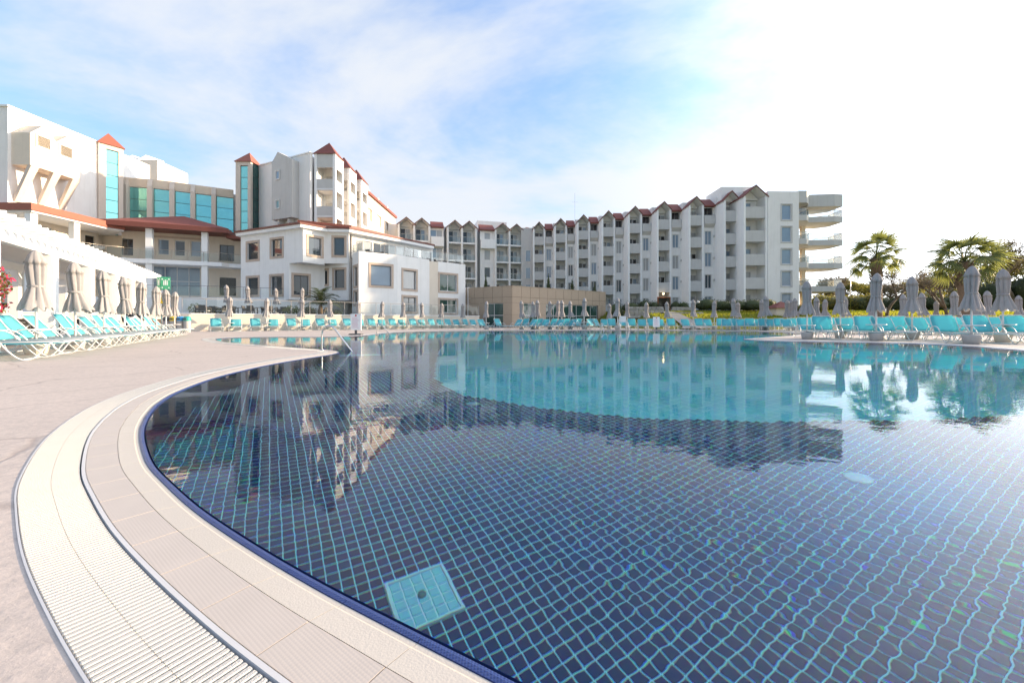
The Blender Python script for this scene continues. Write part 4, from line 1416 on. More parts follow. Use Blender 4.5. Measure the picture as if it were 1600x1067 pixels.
uf = thing('glass_balustrade', T(-30, 36, 2.95), 'second glass balustrade on the upper terrace in front of the white restaurant', 'railing')
balustrade(uf, [(-33.5, 36.5), (-27.1, 37.8), (-19.4, 42.4)], 2.95, h=1.05, step=1.4, post='darkalu', r=.018)

# ------------------------------------------------------------------ white two storey restaurant
rs = thing('restaurant_building', T(-18, 43, 0), 'white two storey restaurant with stone framed windows and a roof terrace', 'restaurant')
ZW = 10.0
p0, p1, p2, p3 = (-28.6, 43.2), (-20.1, 39.4), (-18.9, 41.3), (-16.55, 41.5)
l1, l2 = (-21.85, 40.18), (-19.4, 42.5)
F1u = Face(p0, p1, 6.6, ZW); F2u = Face(p1, p2, 6.6, ZW); F3u = Face(p2, p3, 6.6, ZW)
st = dict(glass='glass', fr='darkalu', sur=.22, recess=.14)
facade(rs, F1u, [dict(rect=F1u.rect(386.5, 403.5, 379.5, 405.5), **st), dict(rect=F1u.rect(424, 441, 374, 400.5), **st)], 'white')
facade(rs, F2u, [dict(rect=F2u.rect(482, 502.5, 371.5, 399), **st)], 'white')
facade(rs, F3u, [dict(rect=F3u.rect(521.5, 538, 371.5, 399), **st)], 'white')
F1l = Face(p0, l1, 2.9, 6.6); F2l = Face(l1, l2, 2.9, 6.6); F3l = Face(l2, p3, 2.9, 6.6)
facade(rs, F1l, [dict(rect=F1l.rect(386.5, 403.5, 434, 461), **st), dict(rect=F1l.rect(423, 441, 431.5, 460.5), **st)], 'white')
facade(rs, F2l, [dict(rect=F2l.rect(459, 482, 430.5, 461), nx=2, **st)], 'white')
facade(rs, F3l, [dict(rect=F3l.rect(494, 511.5, 423, 444.5), **st), dict(rect=F3l.rect(522, 538.5, 421.5, 450), **st)], 'white')
poly_part(rs, 'soffit', [l1, p1, p2, l2], 6.45, 6.598, 'shade')
poly_part(rs, 'core', [(-28.5, 43.6), (-21.9, 40.6), (-19.8, 42.9), (-17, 42), (-12.5, 50), (-20, 58), (-28.5, 58)], 2.8, 9.7, 'white')
# roof terrace block to the right
c0, c1, c2, c3, c4 = (-16.2, 41.55), (-14.95, 40.0), (-11.85, 42.4), (-9.55, 47.3), (-6.0, 51.6)
ZR = 7.62
Fa = Face(c0, c1, 1.2, ZR); Fb = Face(c1, c2, 1.2, ZR)
d0, d1 = (-11.5, 42.85), (-9.2, 45.6)
Fc = Face(c2, d1, 1.2, ZR)
d2 = (-9.05, 46.6)
Fd = Face((-9.2, 45.6), (-8.35, 46.3), 1.2, ZR - .15)
Fe = Face((-8.35, 46.3), (-5.55, 48.8), 1.2, ZR - .1)
facade(rs, Fa, [dict(rect=Fa.rect(553.2, 558.3, 417, 447), **st), dict(rect=Fa.rect(553.2, 558.3, 456, 475), **st)], 'white')
sb = dict(st); sb['glass'] = 'glassblue'
sc_ = dict(st); sc_['glass'] = 'curtain'
facade(rs, Fb, [dict(rect=Fb.rect(579.5, 611.5, 415, 446.5), **sb)], 'white')
facade(rs, Fc, [dict(rect=Fc.rect(630, 650, 423, 452), **sc_), dict(rect=Fc.rect(630, 650, 464.5, 487), nx=2, **sc_)], 'white')
facade(rs, Fe, [dict(rect=Fe.rect(687, 713.5, 429, 455.5), nx=2, glass='greenglass', fr='alu', sur=.2, recess=.14), dict(rect=Fe.rect(687, 713.5, 468.5, 489), nx=2, glass='greenglass', fr='alu', sur=.2, recess=.14)], 'white')
facade(rs, Fd, [], 'cream')
poly_part(rs, 'core', [(-16.2, 42.1), (-14.8, 40.5), (-12, 42.9), (-9.4, 46.1), (-8.4, 46.8), (-5.9, 49.1), (-9, 56), (-19, 56)], 1.1, ZR - .35, 'white')
put('side_wall', MB().prism([(-5.55, 48.8), (-9, 57), (-9.3, 56.8), (-5.9, 48.7)], 1.2, ZR - .1).mesh('side_wall', 'white'), I4, rs)
put('annex', MB().prism([(-5.3, 49.3), (-3.5, 51), (-5, 55), (-8, 53)], 1.0, zat(450, 50)).mesh('annex', 'white'), I4, rs)
# roof slab: white fascia with a thin brown edge
rp = [(-29.0, 43.0), (-20.1, 38.95), (-18.5, 40.9), (-16.3, 41.1), (-9.6, 50.4), (-12, 58), (-29, 60)]
poly_part(rs, 'roof_slab', rp, 9.72, 10.02, 'white2')
poly_part(rs, 'roof_edge', [(x + (x + 19) * .012, y + (y - 50) * .012) for x, y in rp], 10.024, 10.2, 'fascia')
gl_ = Face((-16.5, 42.2), (-9.9, 51.2), ZR - .3, 9.7)
gw = [dict(rect=(.4 + 2.15 * k, 2.4 + 2.15 * k, ZR - .2, 9.3), glass='dark' if k % 2 else 'curtain', fr='alu', nx=2, recess=.05) for k in range(5)]
facade(rs, gl_, gw, 'white', .2)
balustrade(rs, [(-16.3, 41.9), (-14.9, 40.3), (-12.0, 42.55), (-9.4, 45.75), (-8.45, 46.5), (-5.75, 48.95)], ZR, h=1.05, step=1.15, r=.02)
# set back gallery with its own brown roof edge
gp = [(-22.4, 43.4), (-17.9, 45.7), (-13.6, 53.4), (-19, 60), (-25, 50)]
poly_part(rs, 'gallery', gp, 10.2, 11.15, 'white')
poly_part(rs, 'gallery_roof', [(x + (x + 19) * .05, y + (y - 50) * .05) for x, y in gp], 11.153, 11.42, 'fascia')
put('downpipe', MB().tube([(-16.5, 41.38, 2.9), (-16.5, 41.38, 9.7)], .05, 6).mesh('downpipe', 'alu'), I4, rs)

# ------------------------------------------------------------------ lower left building with the red hipped roof
le = thing('terrace_building', T(-37, 42, 0), 'low left building with balconies, brown hipped roof and sunlit colonnade', 'building')
e1a, e1b = (-42.9, 36.2), (-43.2, 42.8)
FE1 = Face(e1a, e1b, 2.5, 9.87)
facade(le, FE1, [dict(rect=(3.6, 4.6, 7.2, 9.5), glass='dark', fr='darkalu'), dict(rect=(5.2, 6.2, 7.2, 9.5), glass='dark', fr='darkalu'), dict(rect=(1.2, 2.2, 7.2, 9.5), glass='curtain', fr='alu')], 'cream')
put('canopy_soffit', MB().prism([(-40.0, 34.1), (-40.0, 40.6), (-39.4, 41.6), (-43.6, 44.5), (-60, 44.5), (-60, 34.1)], 9.88, 10.03).mesh('canopy_soffit', 'shade'), I4, le)
put('canopy_roof', MB().prism([(-39.85, 33.95), (-39.85, 40.5), (-39.2, 41.5), (-44, 44.6), (-60, 44.6), (-60, 33.95)], 10.033, 10.62).mesh('canopy_roof', 'orange'), I4, le)
put('balcony_slab', MB().prism([(-40.2, 33.9), (-40.2, 39.8), (-38.8, 41.2), (-43.6, 44), (-60, 44), (-60, 33.9)], 6.75, 7.15).mesh('balcony_slab', 'white2'), I4, le)
for y in (34.5, 37.9):
    put('column', boxmesh('column', 'white2', -.26, .26, -.26, .26, 2.5, 6.75), T(-40.5, y, 0), le)
    put('column', boxmesh('column', 'white2', -.26, .26, -.26, .26, 7.15, 9.88), T(-40.5, y, 0), le)
balustrade(le, [(-40.35, 34.1), (-40.35, 39.8), (-38.95, 41.1)], 7.15, h=1.05, step=1.35, r=.02)
e2a, e2b = (-40.5, 43.0), (-30.0, 47.4)
FE2 = Face(e2a, e2b, 2.8, 10.4)
op = [dict(rect=FE2.rect(190, 208, 373, 399), glass='dark', fr='darkalu', nx=2), dict(rect=FE2.rect(247, 264, 374, 398), glass='glassblue', fr='alu'),
      dict(rect=FE2.rect(273, 289, 376, 400), glass='glass', fr='alu'), dict(rect=FE2.rect(298, 314, 377, 401), glass='glassblue', fr='alu'),
      dict(rect=FE2.rect(343, 366, 383, 408), glass='glass', fr='darkalu', nx=2),
      dict(rect=FE2.rect(238, 313, 417, 462), glass='glassblue', fr='alu', nx=4, nz=2), dict(rect=FE2.rect(343, 369, 434, 462), glass='dark', fr='darkalu', nx=2)]
facade(le, FE2, op, 'cream')
put('door_panel', MB().box(FE2.u(243), FE2.u(317), -.03, -.003, zat(401, 45), zat(372, 45)).mesh('door_panel', 'cream') if False else boxmesh('door_panel', 'stone', FE2.u(241), FE2.u(317), -.04, -.004, 9.75, 9.95), FE2.M, le)
FB = Face((-39.3, 40.9), (-31.4, 44.3), 0, 1)
put('balcony_slab', MB().prism([(-39.3, 40.9), (-31.4, 44.3), (-31.2, 45.2), (-29.6, 45.9), (-30.3, 47.3), (-40.6, 42.9)], 6.7, 7.12).mesh('balcony_slab', 'white2'), I4, le)
for px in (231, 318.5):
    u = FB.u(px)
    put('column', boxmesh('column', 'white2', -.27, .27, .2, .7, 2.8, 6.7), FB.M @ T(u, 0, 0), le)
    put('column', boxmesh('column', 'white2', -.27, .27, .2, .7, 7.12, 10.3), FB.M @ T(u, 0, 0), le)
balustrade(le, [(-39.2, 41.05), (-31.5, 44.45), (-31.25, 45.3), (-29.8, 45.95)], 7.12, h=1.05, step=1.3, r=.02)
ev = [(-40.3, 40.0), (-30.6, 44.1), (-32.6, 49.2), (-42.5, 45.0)]
put('eave_board', MB().prism(ev, 10.28, 10.75).mesh('eave_board', 'fascia'), I4, le)
put('hip_roof', lean_roof(ev, (-36.2, 45.2), 10.754, 12.35).mesh('hip_roof', 'roof'), I4, le)
put('link_roof', MB().prism([(-31.4, 45.0), (-28.9, 46.0), (-29.5, 49), (-32, 48)], 9.9, 10.27).mesh('link_roof', 'fascia'), I4, le)
poly_part(le, 'core', [(-43.5, 36.5), (-43.6, 43.6), (-40.6, 43.4), (-30.1, 47.8), (-30.1, 52), (-60, 52), (-60, 36.5)], 2.4, 9.86, 'cream')

# ------------------------------------------------------------------ tan clad pavilion
pv = thing('pavilion', T(2, 50, 0), 'low flat pavilion clad in tan panels with dark glazing behind the sunbeds', 'pavilion')
g0, g1, g2 = (-5.6, 49.6), (0.0, 46.0), (12.9, 56.4)
ZP = 4.72
poly_part(pv, 'core', [(-5.5, 50), (0, 46.45), (12.6, 56.6), (9, 62), (-4, 60)], -.05, ZP - .05, 'joint')
def clad(F, cols, winpx, zw):
    """panels in two rows above the glazing, piers beside it"""
    us = [F.L * i / cols for i in range(cols + 1)]
    spans = [(F.u(a), F.u(b)) for a, b in winpx]
    rows = [(zw + .62, ZP), (zw, zw + .61)]
    for i in range(cols):
        for za, zb_ in [(zw + .02, zw + .64), (zw + .67, ZP)]:
            m = boxmesh('panel', 'tan', .016, round(us[i + 1] - us[i], 3) - .016, -.02, .05, za, zb_)
            put('panel', m, F.M @ T(us[i], rng.uniform(-.004, .004), 0), pv)
    # piers
    edges = [0] + [x for s_ in spans for x in s_] + [F.L]
    for a, b in zip(edges[0::2], edges[1::2]):
        n = max(1, round((b - a) / 1.1))
        for q in range(n):
            for za, zb_ in ((-.03, zw * .52), (zw * .52 + .014, zw)):
                m = MB().box(.014, (b - a) / n - .014, -.02, .05, za, zb_).mesh('panel', 'tan')
                put('panel', m, F.M @ T(a + (b - a) * q / n, 0, 0), pv)
    for (a, b), nx in zip(spans, [max(2, round((b - a) / 1.45)) for a, b in spans]):
        window(pv, F.M @ T(a, .0, .05), b - a, zw - .06, glass='greenglass', fr='alu', nx=nx, nz=2, recess=.12, fw=.06)
clad(Face(g0, g1, 0, ZP), 5, [(757, 786)], 2.85)
clad(Face(g1, g2, 0, ZP), 12, [(812, 842), (853, 934)], 2.85)
put('roof_rim', MB().prism([(-5.65, 49.6), (0, 45.93), (12.97, 56.4), (12.7, 56.7), (0, 46.4), (-5.4, 49.9)], ZP + .003, ZP + .06).mesh('roof_rim', 'tan'), I4, pv)

# ------------------------------------------------------------------ sunbeds
ORD = ['first', 'second', 'third', 'fourth', 'fifth', 'sixth', 'seventh', 'eighth', 'ninth', 'tenth', 'eleventh', 'twelfth', 'thirteenth', 'fourteenth', 'fifteenth',
       'sixteenth', 'seventeenth', 'eighteenth', 'nineteenth', 'twentieth', 'twenty-first', 'twenty-second', 'twenty-third', 'twenty-fourth', 'twenty-fifth', 'twenty-sixth']
def make_sunbed(ang):
    """foot end at y=-1, head at +y; sling seat, raised sling back, white tube frame with waved legs"""
    r = thing('sunbed', I4, 'turquoise sunbed', 'sunbed')
    hz, sz, wx = .26, .36, .37
    # sling seat with a little sag
    mb = MB()
    ys = [-.98 + i * (1.24 / 8) for i in range(9)]
    for th in (0, -.018):
        for y in ys:
            for x in (-wx + .03, -.15, .15, wx - .03):
                sag = -.025 * (1 - (x / wx) ** 2) - .012 * math.sin((y + 1) * 2.4)
                mb.v.append((x, y, sz + sag + th))
    n = 36
    for a in range(8):
        for k in range(3):
            q = a * 4 + k
            mb.f.append((q, q + 1, q + 5, q + 4)); mb.f.append((n + q + 4, n + q + 5, n + q + 1, n + q))
        q = a * 4
        mb.f.append((q + 4, n + q + 4, n + q, q)); mb.f.append((q + 3, n + q + 3, n + q + 7, q + 7))
    mb.f.append((0, n, n + 1, 1)); mb.f.append((1, n + 1, n + 2, 2)); mb.f.append((2, n + 2, n + 3, 3))
    put('seat', mb.mesh('seat', 'sling', True), I4, r)
    c, s = math.cos(ang), math.sin(ang)
    mb = MB()
    for th in (0, -.018):
        for i in range(7):
            d = .04 + .68 * i / 6
            wq = wx - .03 - (.035 if i == 6 else 0)
            for x in (-wq, -.15, .15, wq):
                sag = -.022 * (1 - (x / wx) ** 2)
                mb.v.append((x, hz + d * c - (sag + th) * s, sz + d * s + (sag + th) * c))
    n = 28
    for a in range(6):
        for k in range(3):
            q = a * 4 + k
            mb.f.append((q, q + 1, q + 5, q + 4)); mb.f.append((n + q + 4, n + q + 5, n + q + 1, n + q))
        q = a * 4
        mb.f.append((q + 4, n + q + 4, n + q, q)); mb.f.append((q + 3, n + q + 3, n + q + 7, q + 7))
    for k in range(3):
        mb.f.append((24 + k, 25 + k, n + 25 + k, n + 24 + k)); mb.f.append((k + 1, k, n + k, n + k + 1))
    put('backrest', mb.mesh('backrest', 'sling', True), I4, r)
    t = MB()
    t.tube([(-wx, hz + .05, sz), (-wx, -.92, sz), (-wx + .05, -1.0, sz - .01), (wx - .05, -1.0, sz - .01), (wx, -.92, sz), (wx, hz + .05, sz)], .0135, 6)
    put('frame', t.mesh('frame', 'wmetal', True), I4, r)
    t = MB()
    t.tube([(-wx, hz, sz), (-wx, hz + .66 * c, sz + .66 * s), (-wx + .07, hz + .74 * c, sz + .74 * s), (wx - .07, hz + .74 * c, sz + .74 * s), (wx, hz + .66 * c, sz + .66 * s), (wx, hz, sz)], .0135, 6)
    put('back_frame', t.mesh('back_frame', 'wmetal', True), I4, r)
    t = MB()
    t.tube([(-wx + .02, hz + .45 * c, sz + .45 * s - .02), (-wx + .02, hz + .78, sz - .17), (wx - .02, hz + .78, sz - .17), (wx - .02, hz + .45 * c, sz + .45 * s - .02)], .011, 5)
    put('back_strut', t.mesh('back_strut', 'wmetal', True), I4, r)
    wave = [(.98, .30), (.93, .10), (.82, .015), (.66, .12), (.46, .40), (.28, .55), (.08, .58), (-.10, .47), (-.28, .20), (-.44, .03), (-.58, .016), (-.70, .12), (-.80, .28), (-.88, .35)]
    for sx in (-1, 1):
        P = catmull([(sx * (wx + .03), y, z) for y, z in wave], 3)
        put('leg', MB().tube(P, .014, 6).mesh('leg', 'wmetal', True), I4, r)
    t = MB()
    for y in (.82, -.5):
        t.tube([(-wx - .03, y, .02), (wx + .03, y, .02)], .013, 5)
    put('cross_bar', t.mesh('cross_bar', 'wmetal', True), I4, r)
    index_kids(r)
    return r
protos = [make_sunbed(R(a)) for a in (52, 44, 60)]
pcount = [0]
used = set()
def sunbed(x, y, ang, label, group, kind=0, z=DZ):
    """ang: rotation so that local +y (head) points along (sin, cos)"""
    src = protos[kind]
    M = T(x, y, z + .003) @ RZ(-ang)
    if kind not in used:
        used.add(kind)
        src.matrix_basis = M
        src['label'] = label; src['group'] = group
        return src
    return dup(src, M, label, group)

# ------------------------------------------------------------------ closed parasols
def canopy(seed, flare, tilt):
    rr = random.Random(seed)
    prof = [(1.10, .235), (1.17, .235), (1.32, .20), (1.50, .155), (1.64, .125), (1.70, .135), (1.90, .150), (2.10, .165), (2.20, .150), (2.205, .180), (2.30, .160), (2.40, .130), (2.48, .085), (2.53, .035), (2.545, .004)]
    n = 64
    mb = MB()
    ph = [rr.uniform(0, 6.28) for _ in range(4)]
    for z, rad in prof:
        low = max(0, (1.7 - z) / .6)
        for k in range(n):
            a = 2 * math.pi * k / n
            pleat = 1 + (.46 * abs(math.cos(4 * a + ph[0] + .7 * (z - 1.5))) ** .6 - .33 + .06 * math.cos(11 * a + ph[1] + z)) * (1 if z < 2.25 else .3)
            asym = 1 + low * flare * max(0, math.cos(a - ph[2])) ** 2 + .10 * low * math.cos(3 * a + ph[3])
            r_ = rad * pleat * asym
            dz = -.05 * low * math.cos(8 * a + ph[0]) * (1 if z < 1.2 else 0) + rr.uniform(-.008, .008) * (z < 1.2)
            mb.v.append((r_ * math.cos(a) + tilt * (2.0 - z) * .05, r_ * math.sin(a), z + dz))
    for i in range(len(prof) - 1):
        for k in range(n):
            k2 = (k + 1) % n
            mb.f.append((i * n + k, i * n + k2, (i + 1) * n + k2, (i + 1) * n + k))
    return mb
def make_parasol(seed, flare, base_mat, tray=True):
    r = thing('parasol', I4, 'closed grey parasol', 'parasol')
    put('canopy', canopy(seed, flare, 1 if seed % 2 else -1).mesh('canopy', 'fabric', True), I4, r)
    st = MB()
    st.lathe([(.150, 1.62), (.158, 1.64), (.158, 1.66), (.150, 1.68)], 16)
    put('strap', st.mesh('strap', 'fabric', True), I4, r)
    put('pole', MB().lathe([(.028, .25), (.028, 1.25), (.024, 2.5)], 10).mesh('pole', 'wmetal', True), I4, r)
    put('base', MB().lathe([(.17, 0), (.19, .01), (.235, .26), (.235, .29), (.20, .30), (.05, .31), (.045, .36), (0, .36)], 18).mesh('base', base_mat, True), I4, r)
    if tray:
        t = MB().lathe([(.05, .585), (.30, .59), (.31, .60), (.31, .615), (.05, .62)], 20)
        put('tray', t.mesh('tray', 'wmetal', True), I4, r)
    index_kids(r)
    return r
pprotos = [make_parasol(1, .35, 'potcream'), make_parasol(2, .75, 'pot'), make_parasol(3, .15, 'pot'), make_parasol(4, .5, 'pot', False)]
pused = set()
def parasol(x, y, label, group, kind=0, z=DZ, s=1.0, rot=None):
    M = T(x, y, z + .003) @ RZ(rng.uniform(0, 6.28) if rot is None else rot) @ Matrix.Scale(s, 4)
    if kind not in pused:
        pused.add(kind)
        o = pprotos[kind]
        o.matrix_basis = M
        o['label'] = label; o['group'] = group
        return o
    return dup(pprotos[kind], M, label, group)

# left row: parasols and sunbeds along the pergola
LP = Vector((-11.15, 9.6)); ld = Vector((-.506, .862)); lh = Vector((-.862, -.506))
lt = [0, 2.2, 4.5, 6.7, 9.0, 11.6, 13.7, 15.9]
for k, t in enumerate(lt):
    p = LP + ld * t
    parasol(p.x, p.y, 'closed taupe parasol of the left sunbed row, %s from the near end' % ORD[k], 'parasols along the left sunbed row', (0, 3, 1, 2)[k % 4] if k else 0, s=.96)
aL = math.atan2(lh.x, lh.y)
sv = [-1.75 + 1.06 * i for i in range(16)]
for k, t in enumerate(sv):
    p = LP + ld * t - lh * (.05 + rng.uniform(-.06, .06))
    if min(abs(t - q) for q in lt) < .30:
        p = p + ld * .22
    sunbed(p.x, p.y, aL + rng.uniform(-.03, .03), 'pale turquoise sunbed in the left row by the white pergola, %s from the near end' % ORD[k], 'sunbeds in the left row', (0, 2)[k % 3 == 1])

# row along the terrace wall, in pairs round the parasols
wpx = [338, 368, 400, 427, 457, 478, 503, 521, 545, 564, 583, 598, 616, 630, 648, 661, 677, 690, 703, 716, 730, 742]
aW = math.atan2(-wn.x, -wn.y)
def on_wall(px, d):
    o = W0 + wn * d
    k = kray(px)
    t = (k * o.y - o.x) / (wd.x - k * wd.y)
    return o + wd * t
for k, px in enumerate(wpx):
    p = on_wall(px, 1.5)
    sunbed(p.x, p.y, aW + (.10 if k % 2 else -.04) + rng.uniform(-.04, .04), 'turquoise sunbed with its head to the cream terrace wall, %s from the left' % ORD[k], 'sunbeds along the terrace wall', (2, 0)[k % 2])
for k, px in enumerate([359, 416.5, 472, 515.5, 559.5, 597, 630, 659, 690, 723]):
    p = on_wall(px, 1.2)
    parasol(p.x, p.y, 'closed taupe parasol before the cream terrace wall, %s from the left' % ORD[k], 'parasols along the terrace wall', (0, 2, 3)[k % 3], s=1.03)
# parasols on the terrace above
for k, (px, Y, z) in enumerate([(354, 33.5, 1.25), (387, 34.5, 1.25), (431, 36.8, 1.25), (472, 36.5, 1.25)]):
    parasol(kray(px) * Y, Y, 'closed parasol on the cafe terrace behind the balustrade, %s from the left' % ORD[k], 'parasols on the cafe terrace', 3, z=z, s=.98)

# far bank in front of the pavilion
grp = 'sunbeds on the far bank before the pavilion'
k = 0
for px, Y, a in [(757, 37.5, -.75), (783, 37.0, -.75), (804, 36.9, .75), (816, 37.4, .75), (828, 36.8, .75), (838, 37.6, .75), (848, 36.8, .75), (860, 37.5, .75), (870, 36.8, .75), (880, 37.5, .75), (890, 36.8, .75), (899, 37.5, .75), (908, 36.8, -.75), (918, 37.6, .75), (930, 36.9, -.8), (938, 37.5, -.8)]:
    sunbed(kray(px) * Y, Y, a + rng.uniform(-.12, .12), 'bright turquoise sunbed on the far bank before the tan pavilion, %s from the left' % ORD[k], grp, (0, 2)[k % 2]); k += 1
for k, (px, Y, s) in enumerate([(760, 36.5, 1.0), (815, 38.2, 1.05), (833, 38.0, 1.02), (840, 39.4, 1.1), (859, 38.2, 1.03), (872, 39.4, 1.08), (878, 38.2, 1.06), (891, 37.6, 1.03), (913, 36.6, 1.12)]):
    parasol(kray(px) * Y, Y, 'closed grey parasol on the far bank before the pavilion glazing, %s from the left' % ORD[k], 'parasols before the pavilion', (2, 3, 1)[k % 3], s=s)
# far bank below the right wing: heads away from the water
grp = 'sunbeds on the far bank below the garden'
for k, (px, Y) in enumerate([(946, 37.6), (957, 36.8), (975, 36.6), (988, 36.8), (1004, 36.4), (1020, 36.6), (1032, 36.2), (1050, 36.2), (1074, 35.6), (1094, 35.6), (1108, 35.4), (1127, 35.0), (1136, 34.4), (1146, 34.8), (1160, 34.0), (1172, 33.8), (1183, 34), (1194, 33.4), (1206, 33), (1219, 32.2), (1231, 31.4), (1243, 31.6)]):
    tw = 0.12 if px < 1120 else .35
    sunbed(kray(px) * Y, Y, tw + rng.uniform(-.10, .10), 'turquoise sunbed facing the water below the garden hedges, %s from the left' % ORD[k], grp, (0, 2)[k % 2])
for k, (px, Y, s) in enumerate([(952, 38.5, .95), (965, 35.2, 1.08), (980, 38.5, 1.02), (1010, 38, 1.0), (1042, 37.5, 1.0), (1083, 36.8, 1.06), (1116, 36.4, 1.02), (1146, 35.6, 1.08), (1153, 38, 1.0), (1190, 36, 1.04), (1197, 33.6, 1.12), (1230, 34.6, 1.0), (1236, 36.2, 1.05), (1242, 34.2, 1.06), (1289, 35.5, 1.05)]):
    parasol(kray(px) * Y, Y, 'closed grey parasol among the far bank sunbeds below the right wing, %s from the left' % ORD[k], 'parasols below the garden', (2, 3, 1)[k % 3], s=s)
# near right: rows on the paved tongue
grp = 'sunbeds on the right paved tongue'
for k, (px, Y, a) in enumerate([(1266, 18.2, .35), (1289, 17.8, .42), (1330, 18.4, .30), (1358, 16.9, .42), (1391, 16.6, .25), (1410, 17.9, .42), (1446, 17.2, .3), (1487, 14.9, .40), (1503, 16.4, .25), (1543, 14.6, .32), (1577, 15.6, .38), (1604, 14.7, .3)]):
    sunbed(kray(px) * Y, Y, a + rng.uniform(-.04, .04), 'large near turquoise sunbed on the right paved tongue, %s from the left' % ORD[k], grp, (0, 2)[k % 2])
for k, (px, Y, s, kd) in enumerate([(1261, 17.6, .98, 1), (1313, 18.6, 1.0, 2), (1369, 16.2, 1.05, 2), (1425, 17.2, 1.04, 3), (1518, 13.9, 1.04, 1), (1567, 15.1, 1.06, 0)]):
    o = parasol(kray(px) * Y, Y, 'large closed grey parasol with white pole on the right tongue, %s from the left' % ORD[k], 'parasols on the right paved tongue', kd, s=s)
grp = 'sunbeds of the back right row'
for k, (px, Y) in enumerate([(1262, 26.5), (1300, 26.0), (1322, 25.4), (1347, 25.0), (1380, 24.6), (1402, 24.4), (1432, 23.8), (1462, 23.2), (1478, 24), (1512, 23.0), (1540, 22.8), (1572, 22.4), (1596, 22.2)]):
    sunbed(kray(px) * Y, Y, .35 + rng.uniform(-.06, .06), 'turquoise sunbed of the back right row behind the large parasols, %s from the left' % ORD[k], grp, (0, 2)[k % 2])
for k, (px, Y, s) in enumerate([(1276, 30.5, 1.0), (1320, 29, 1.0), (1363, 31, .98), (1411, 27, 1.0), (1441, 27.5, 1.05), (1463, 36, 1.0), (1491, 25.0, 1.02), (1526, 25.5, 1.0), (1543, 26.0, 1.06), (1592, 29, 1.02)]):
    parasol(kray(px) * Y, Y, 'small distant closed parasol in the back right rows near the lawn, %s from the left' % ORD[k], 'parasols of the back right row', (2, 3, 1)[k % 3], s=s)

# ------------------------------------------------------------------ pergola
pg = thing('pergola', T(-16, 15, 0), 'white timber pergola with square columns and close rafters beside the left sunbeds', 'pergola')
PB = Vector((-14.7, 13.0))
def pgp(t, d): return PB + ld * t + lh * d
pang = math.atan2(ld.y, ld.x)
for t in (-3.3, 0.0, 3.15, 6.2, 8.6, 10.7):
    for d, w_ in ((0, .17), (3.0, .15)):
        p = pgp(t, d)
        put('column', boxmesh('column', 'white2', -w_, w_, -w_, w_, 0, 2.86), T(p.x, p.y, DZ - .01) @ RZ(pang), pg)
for d in (0, 3.0):
    a, b = pgp(-8, d), pgp(11.1, d)
    put('beam', MB().box(0, (b - a).length, -.10, .10, 2.87, 3.17).mesh('beam', 'white2'), T(a.x, a.y, 0) @ RZ(pang), pg)
rm = boxmesh('rafter', 'white2', -.045, .045, -.75, 3.75, 3.173, 3.37)
tq = -7.8
while tq < 11.1:
    p = pgp(tq, 0)
    put('rafter', rm, T(p.x, p.y, 0) @ RZ(math.atan2(-lh.x, lh.y)), pg)
    tq += .42
put('bamboo_screen', MB().box(0, 18.6, -2.95, .0, 3.38, 3.40).mesh('bamboo_screen', pm('bamboo_screen', (.58, .46, .31), .8, .25, 14, stretch=(8, .3, 1))), T(pgp(-7.7, 3.0).x, pgp(-7.7, 3.0).y, 0) @ RZ(pang), pg)

# ------------------------------------------------------------------ cafe chairs and tables
def make_chair():
    r = thing('armchair', I4, 'dark wicker armchair', 'chair')
    put('seat', MB().box(-.27, .27, -.27, .25, .36, .44).mesh('seat', 'cushion'), I4, r)
    put('backrest', MB().add([(-.28, .22, .40), (.28, .22, .40), (.26, .36, .86), (-.26, .36, .86), (-.28, .28, .40), (.28, .28, .40), (.26, .42, .86), (-.26, .42, .86)],
        [(0, 1, 2, 3), (7, 6, 5, 4), (0, 4, 5, 1), (2, 6, 7, 3), (1, 5, 6, 2), (0, 3, 7, 4)]).mesh('backrest', 'wicker'), I4, r)
    for sx in (-1, 1):
        put('arm', MB().box(sx * .30 - .03, sx * .30 + .03, -.27, .32, .60, .65).mesh('arm', 'wicker'), I4, r)
        for y in (-.24, .26):
            put('leg', MB().box(sx * .30 - .025, sx * .30 + .025, y - .025, y + .025, 0, .60).mesh('leg', 'wicker'), I4, r)
    index_kids(r)
    return r
def make_table():
    r = thing('cafe_table', I4, 'dark cafe table', 'table')
    put('table_top', MB().box(-.42, .42, -.42, .42, .71, .745).mesh('table_top', 'plasticdark'), I4, r)
    put('column', MB().lathe([(.04, .03), (.04, .71)], 8).mesh('column', 'plasticdark', True), I4, r)
    put('foot', MB().box(-.26, .26, -.26, .26, 0, .03).mesh('foot', 'plasticdark'), I4, r)
    index_kids(r)
    return r
ch0, tb0 = make_chair(), make_table()
first = {'c': True, 't': True}
def place(kind, x, y, z, a, label, group):
    src = ch0 if kind == 'c' else tb0
    M = T(x, y, z) @ RZ(a)
    if first[kind]:
        first[kind] = False
        src.matrix_basis = M; src['label'] = label; src['group'] = group
    else:
        dup(src, M, label, group)
tabs = [(330, 34.0), (345, 36.5), (372, 35.6), (402, 35.2), (430, 37.6), (452, 38.2), (490, 38.9)]
ci = 0
for k, (px, Y) in enumerate(tabs):
    x = kray(px) * Y
    place('t', x, Y, TZ - .095, .3, 'dark cafe table behind the terrace balustrade, %s from the left' % ORD[k], 'tables on the cafe terrace')
    for dx, dy, a in ((-.75, -.1, 1.7), (.75, .1, -1.5), (0.05, -.75, 3.2)):
        place('c', x + dx, Y + dy, TZ - .095, a, 'dark armchair at a cafe table on the lower terrace, %s from the left' % ORD[ci], 'chairs on the cafe terrace')
        ci += 1
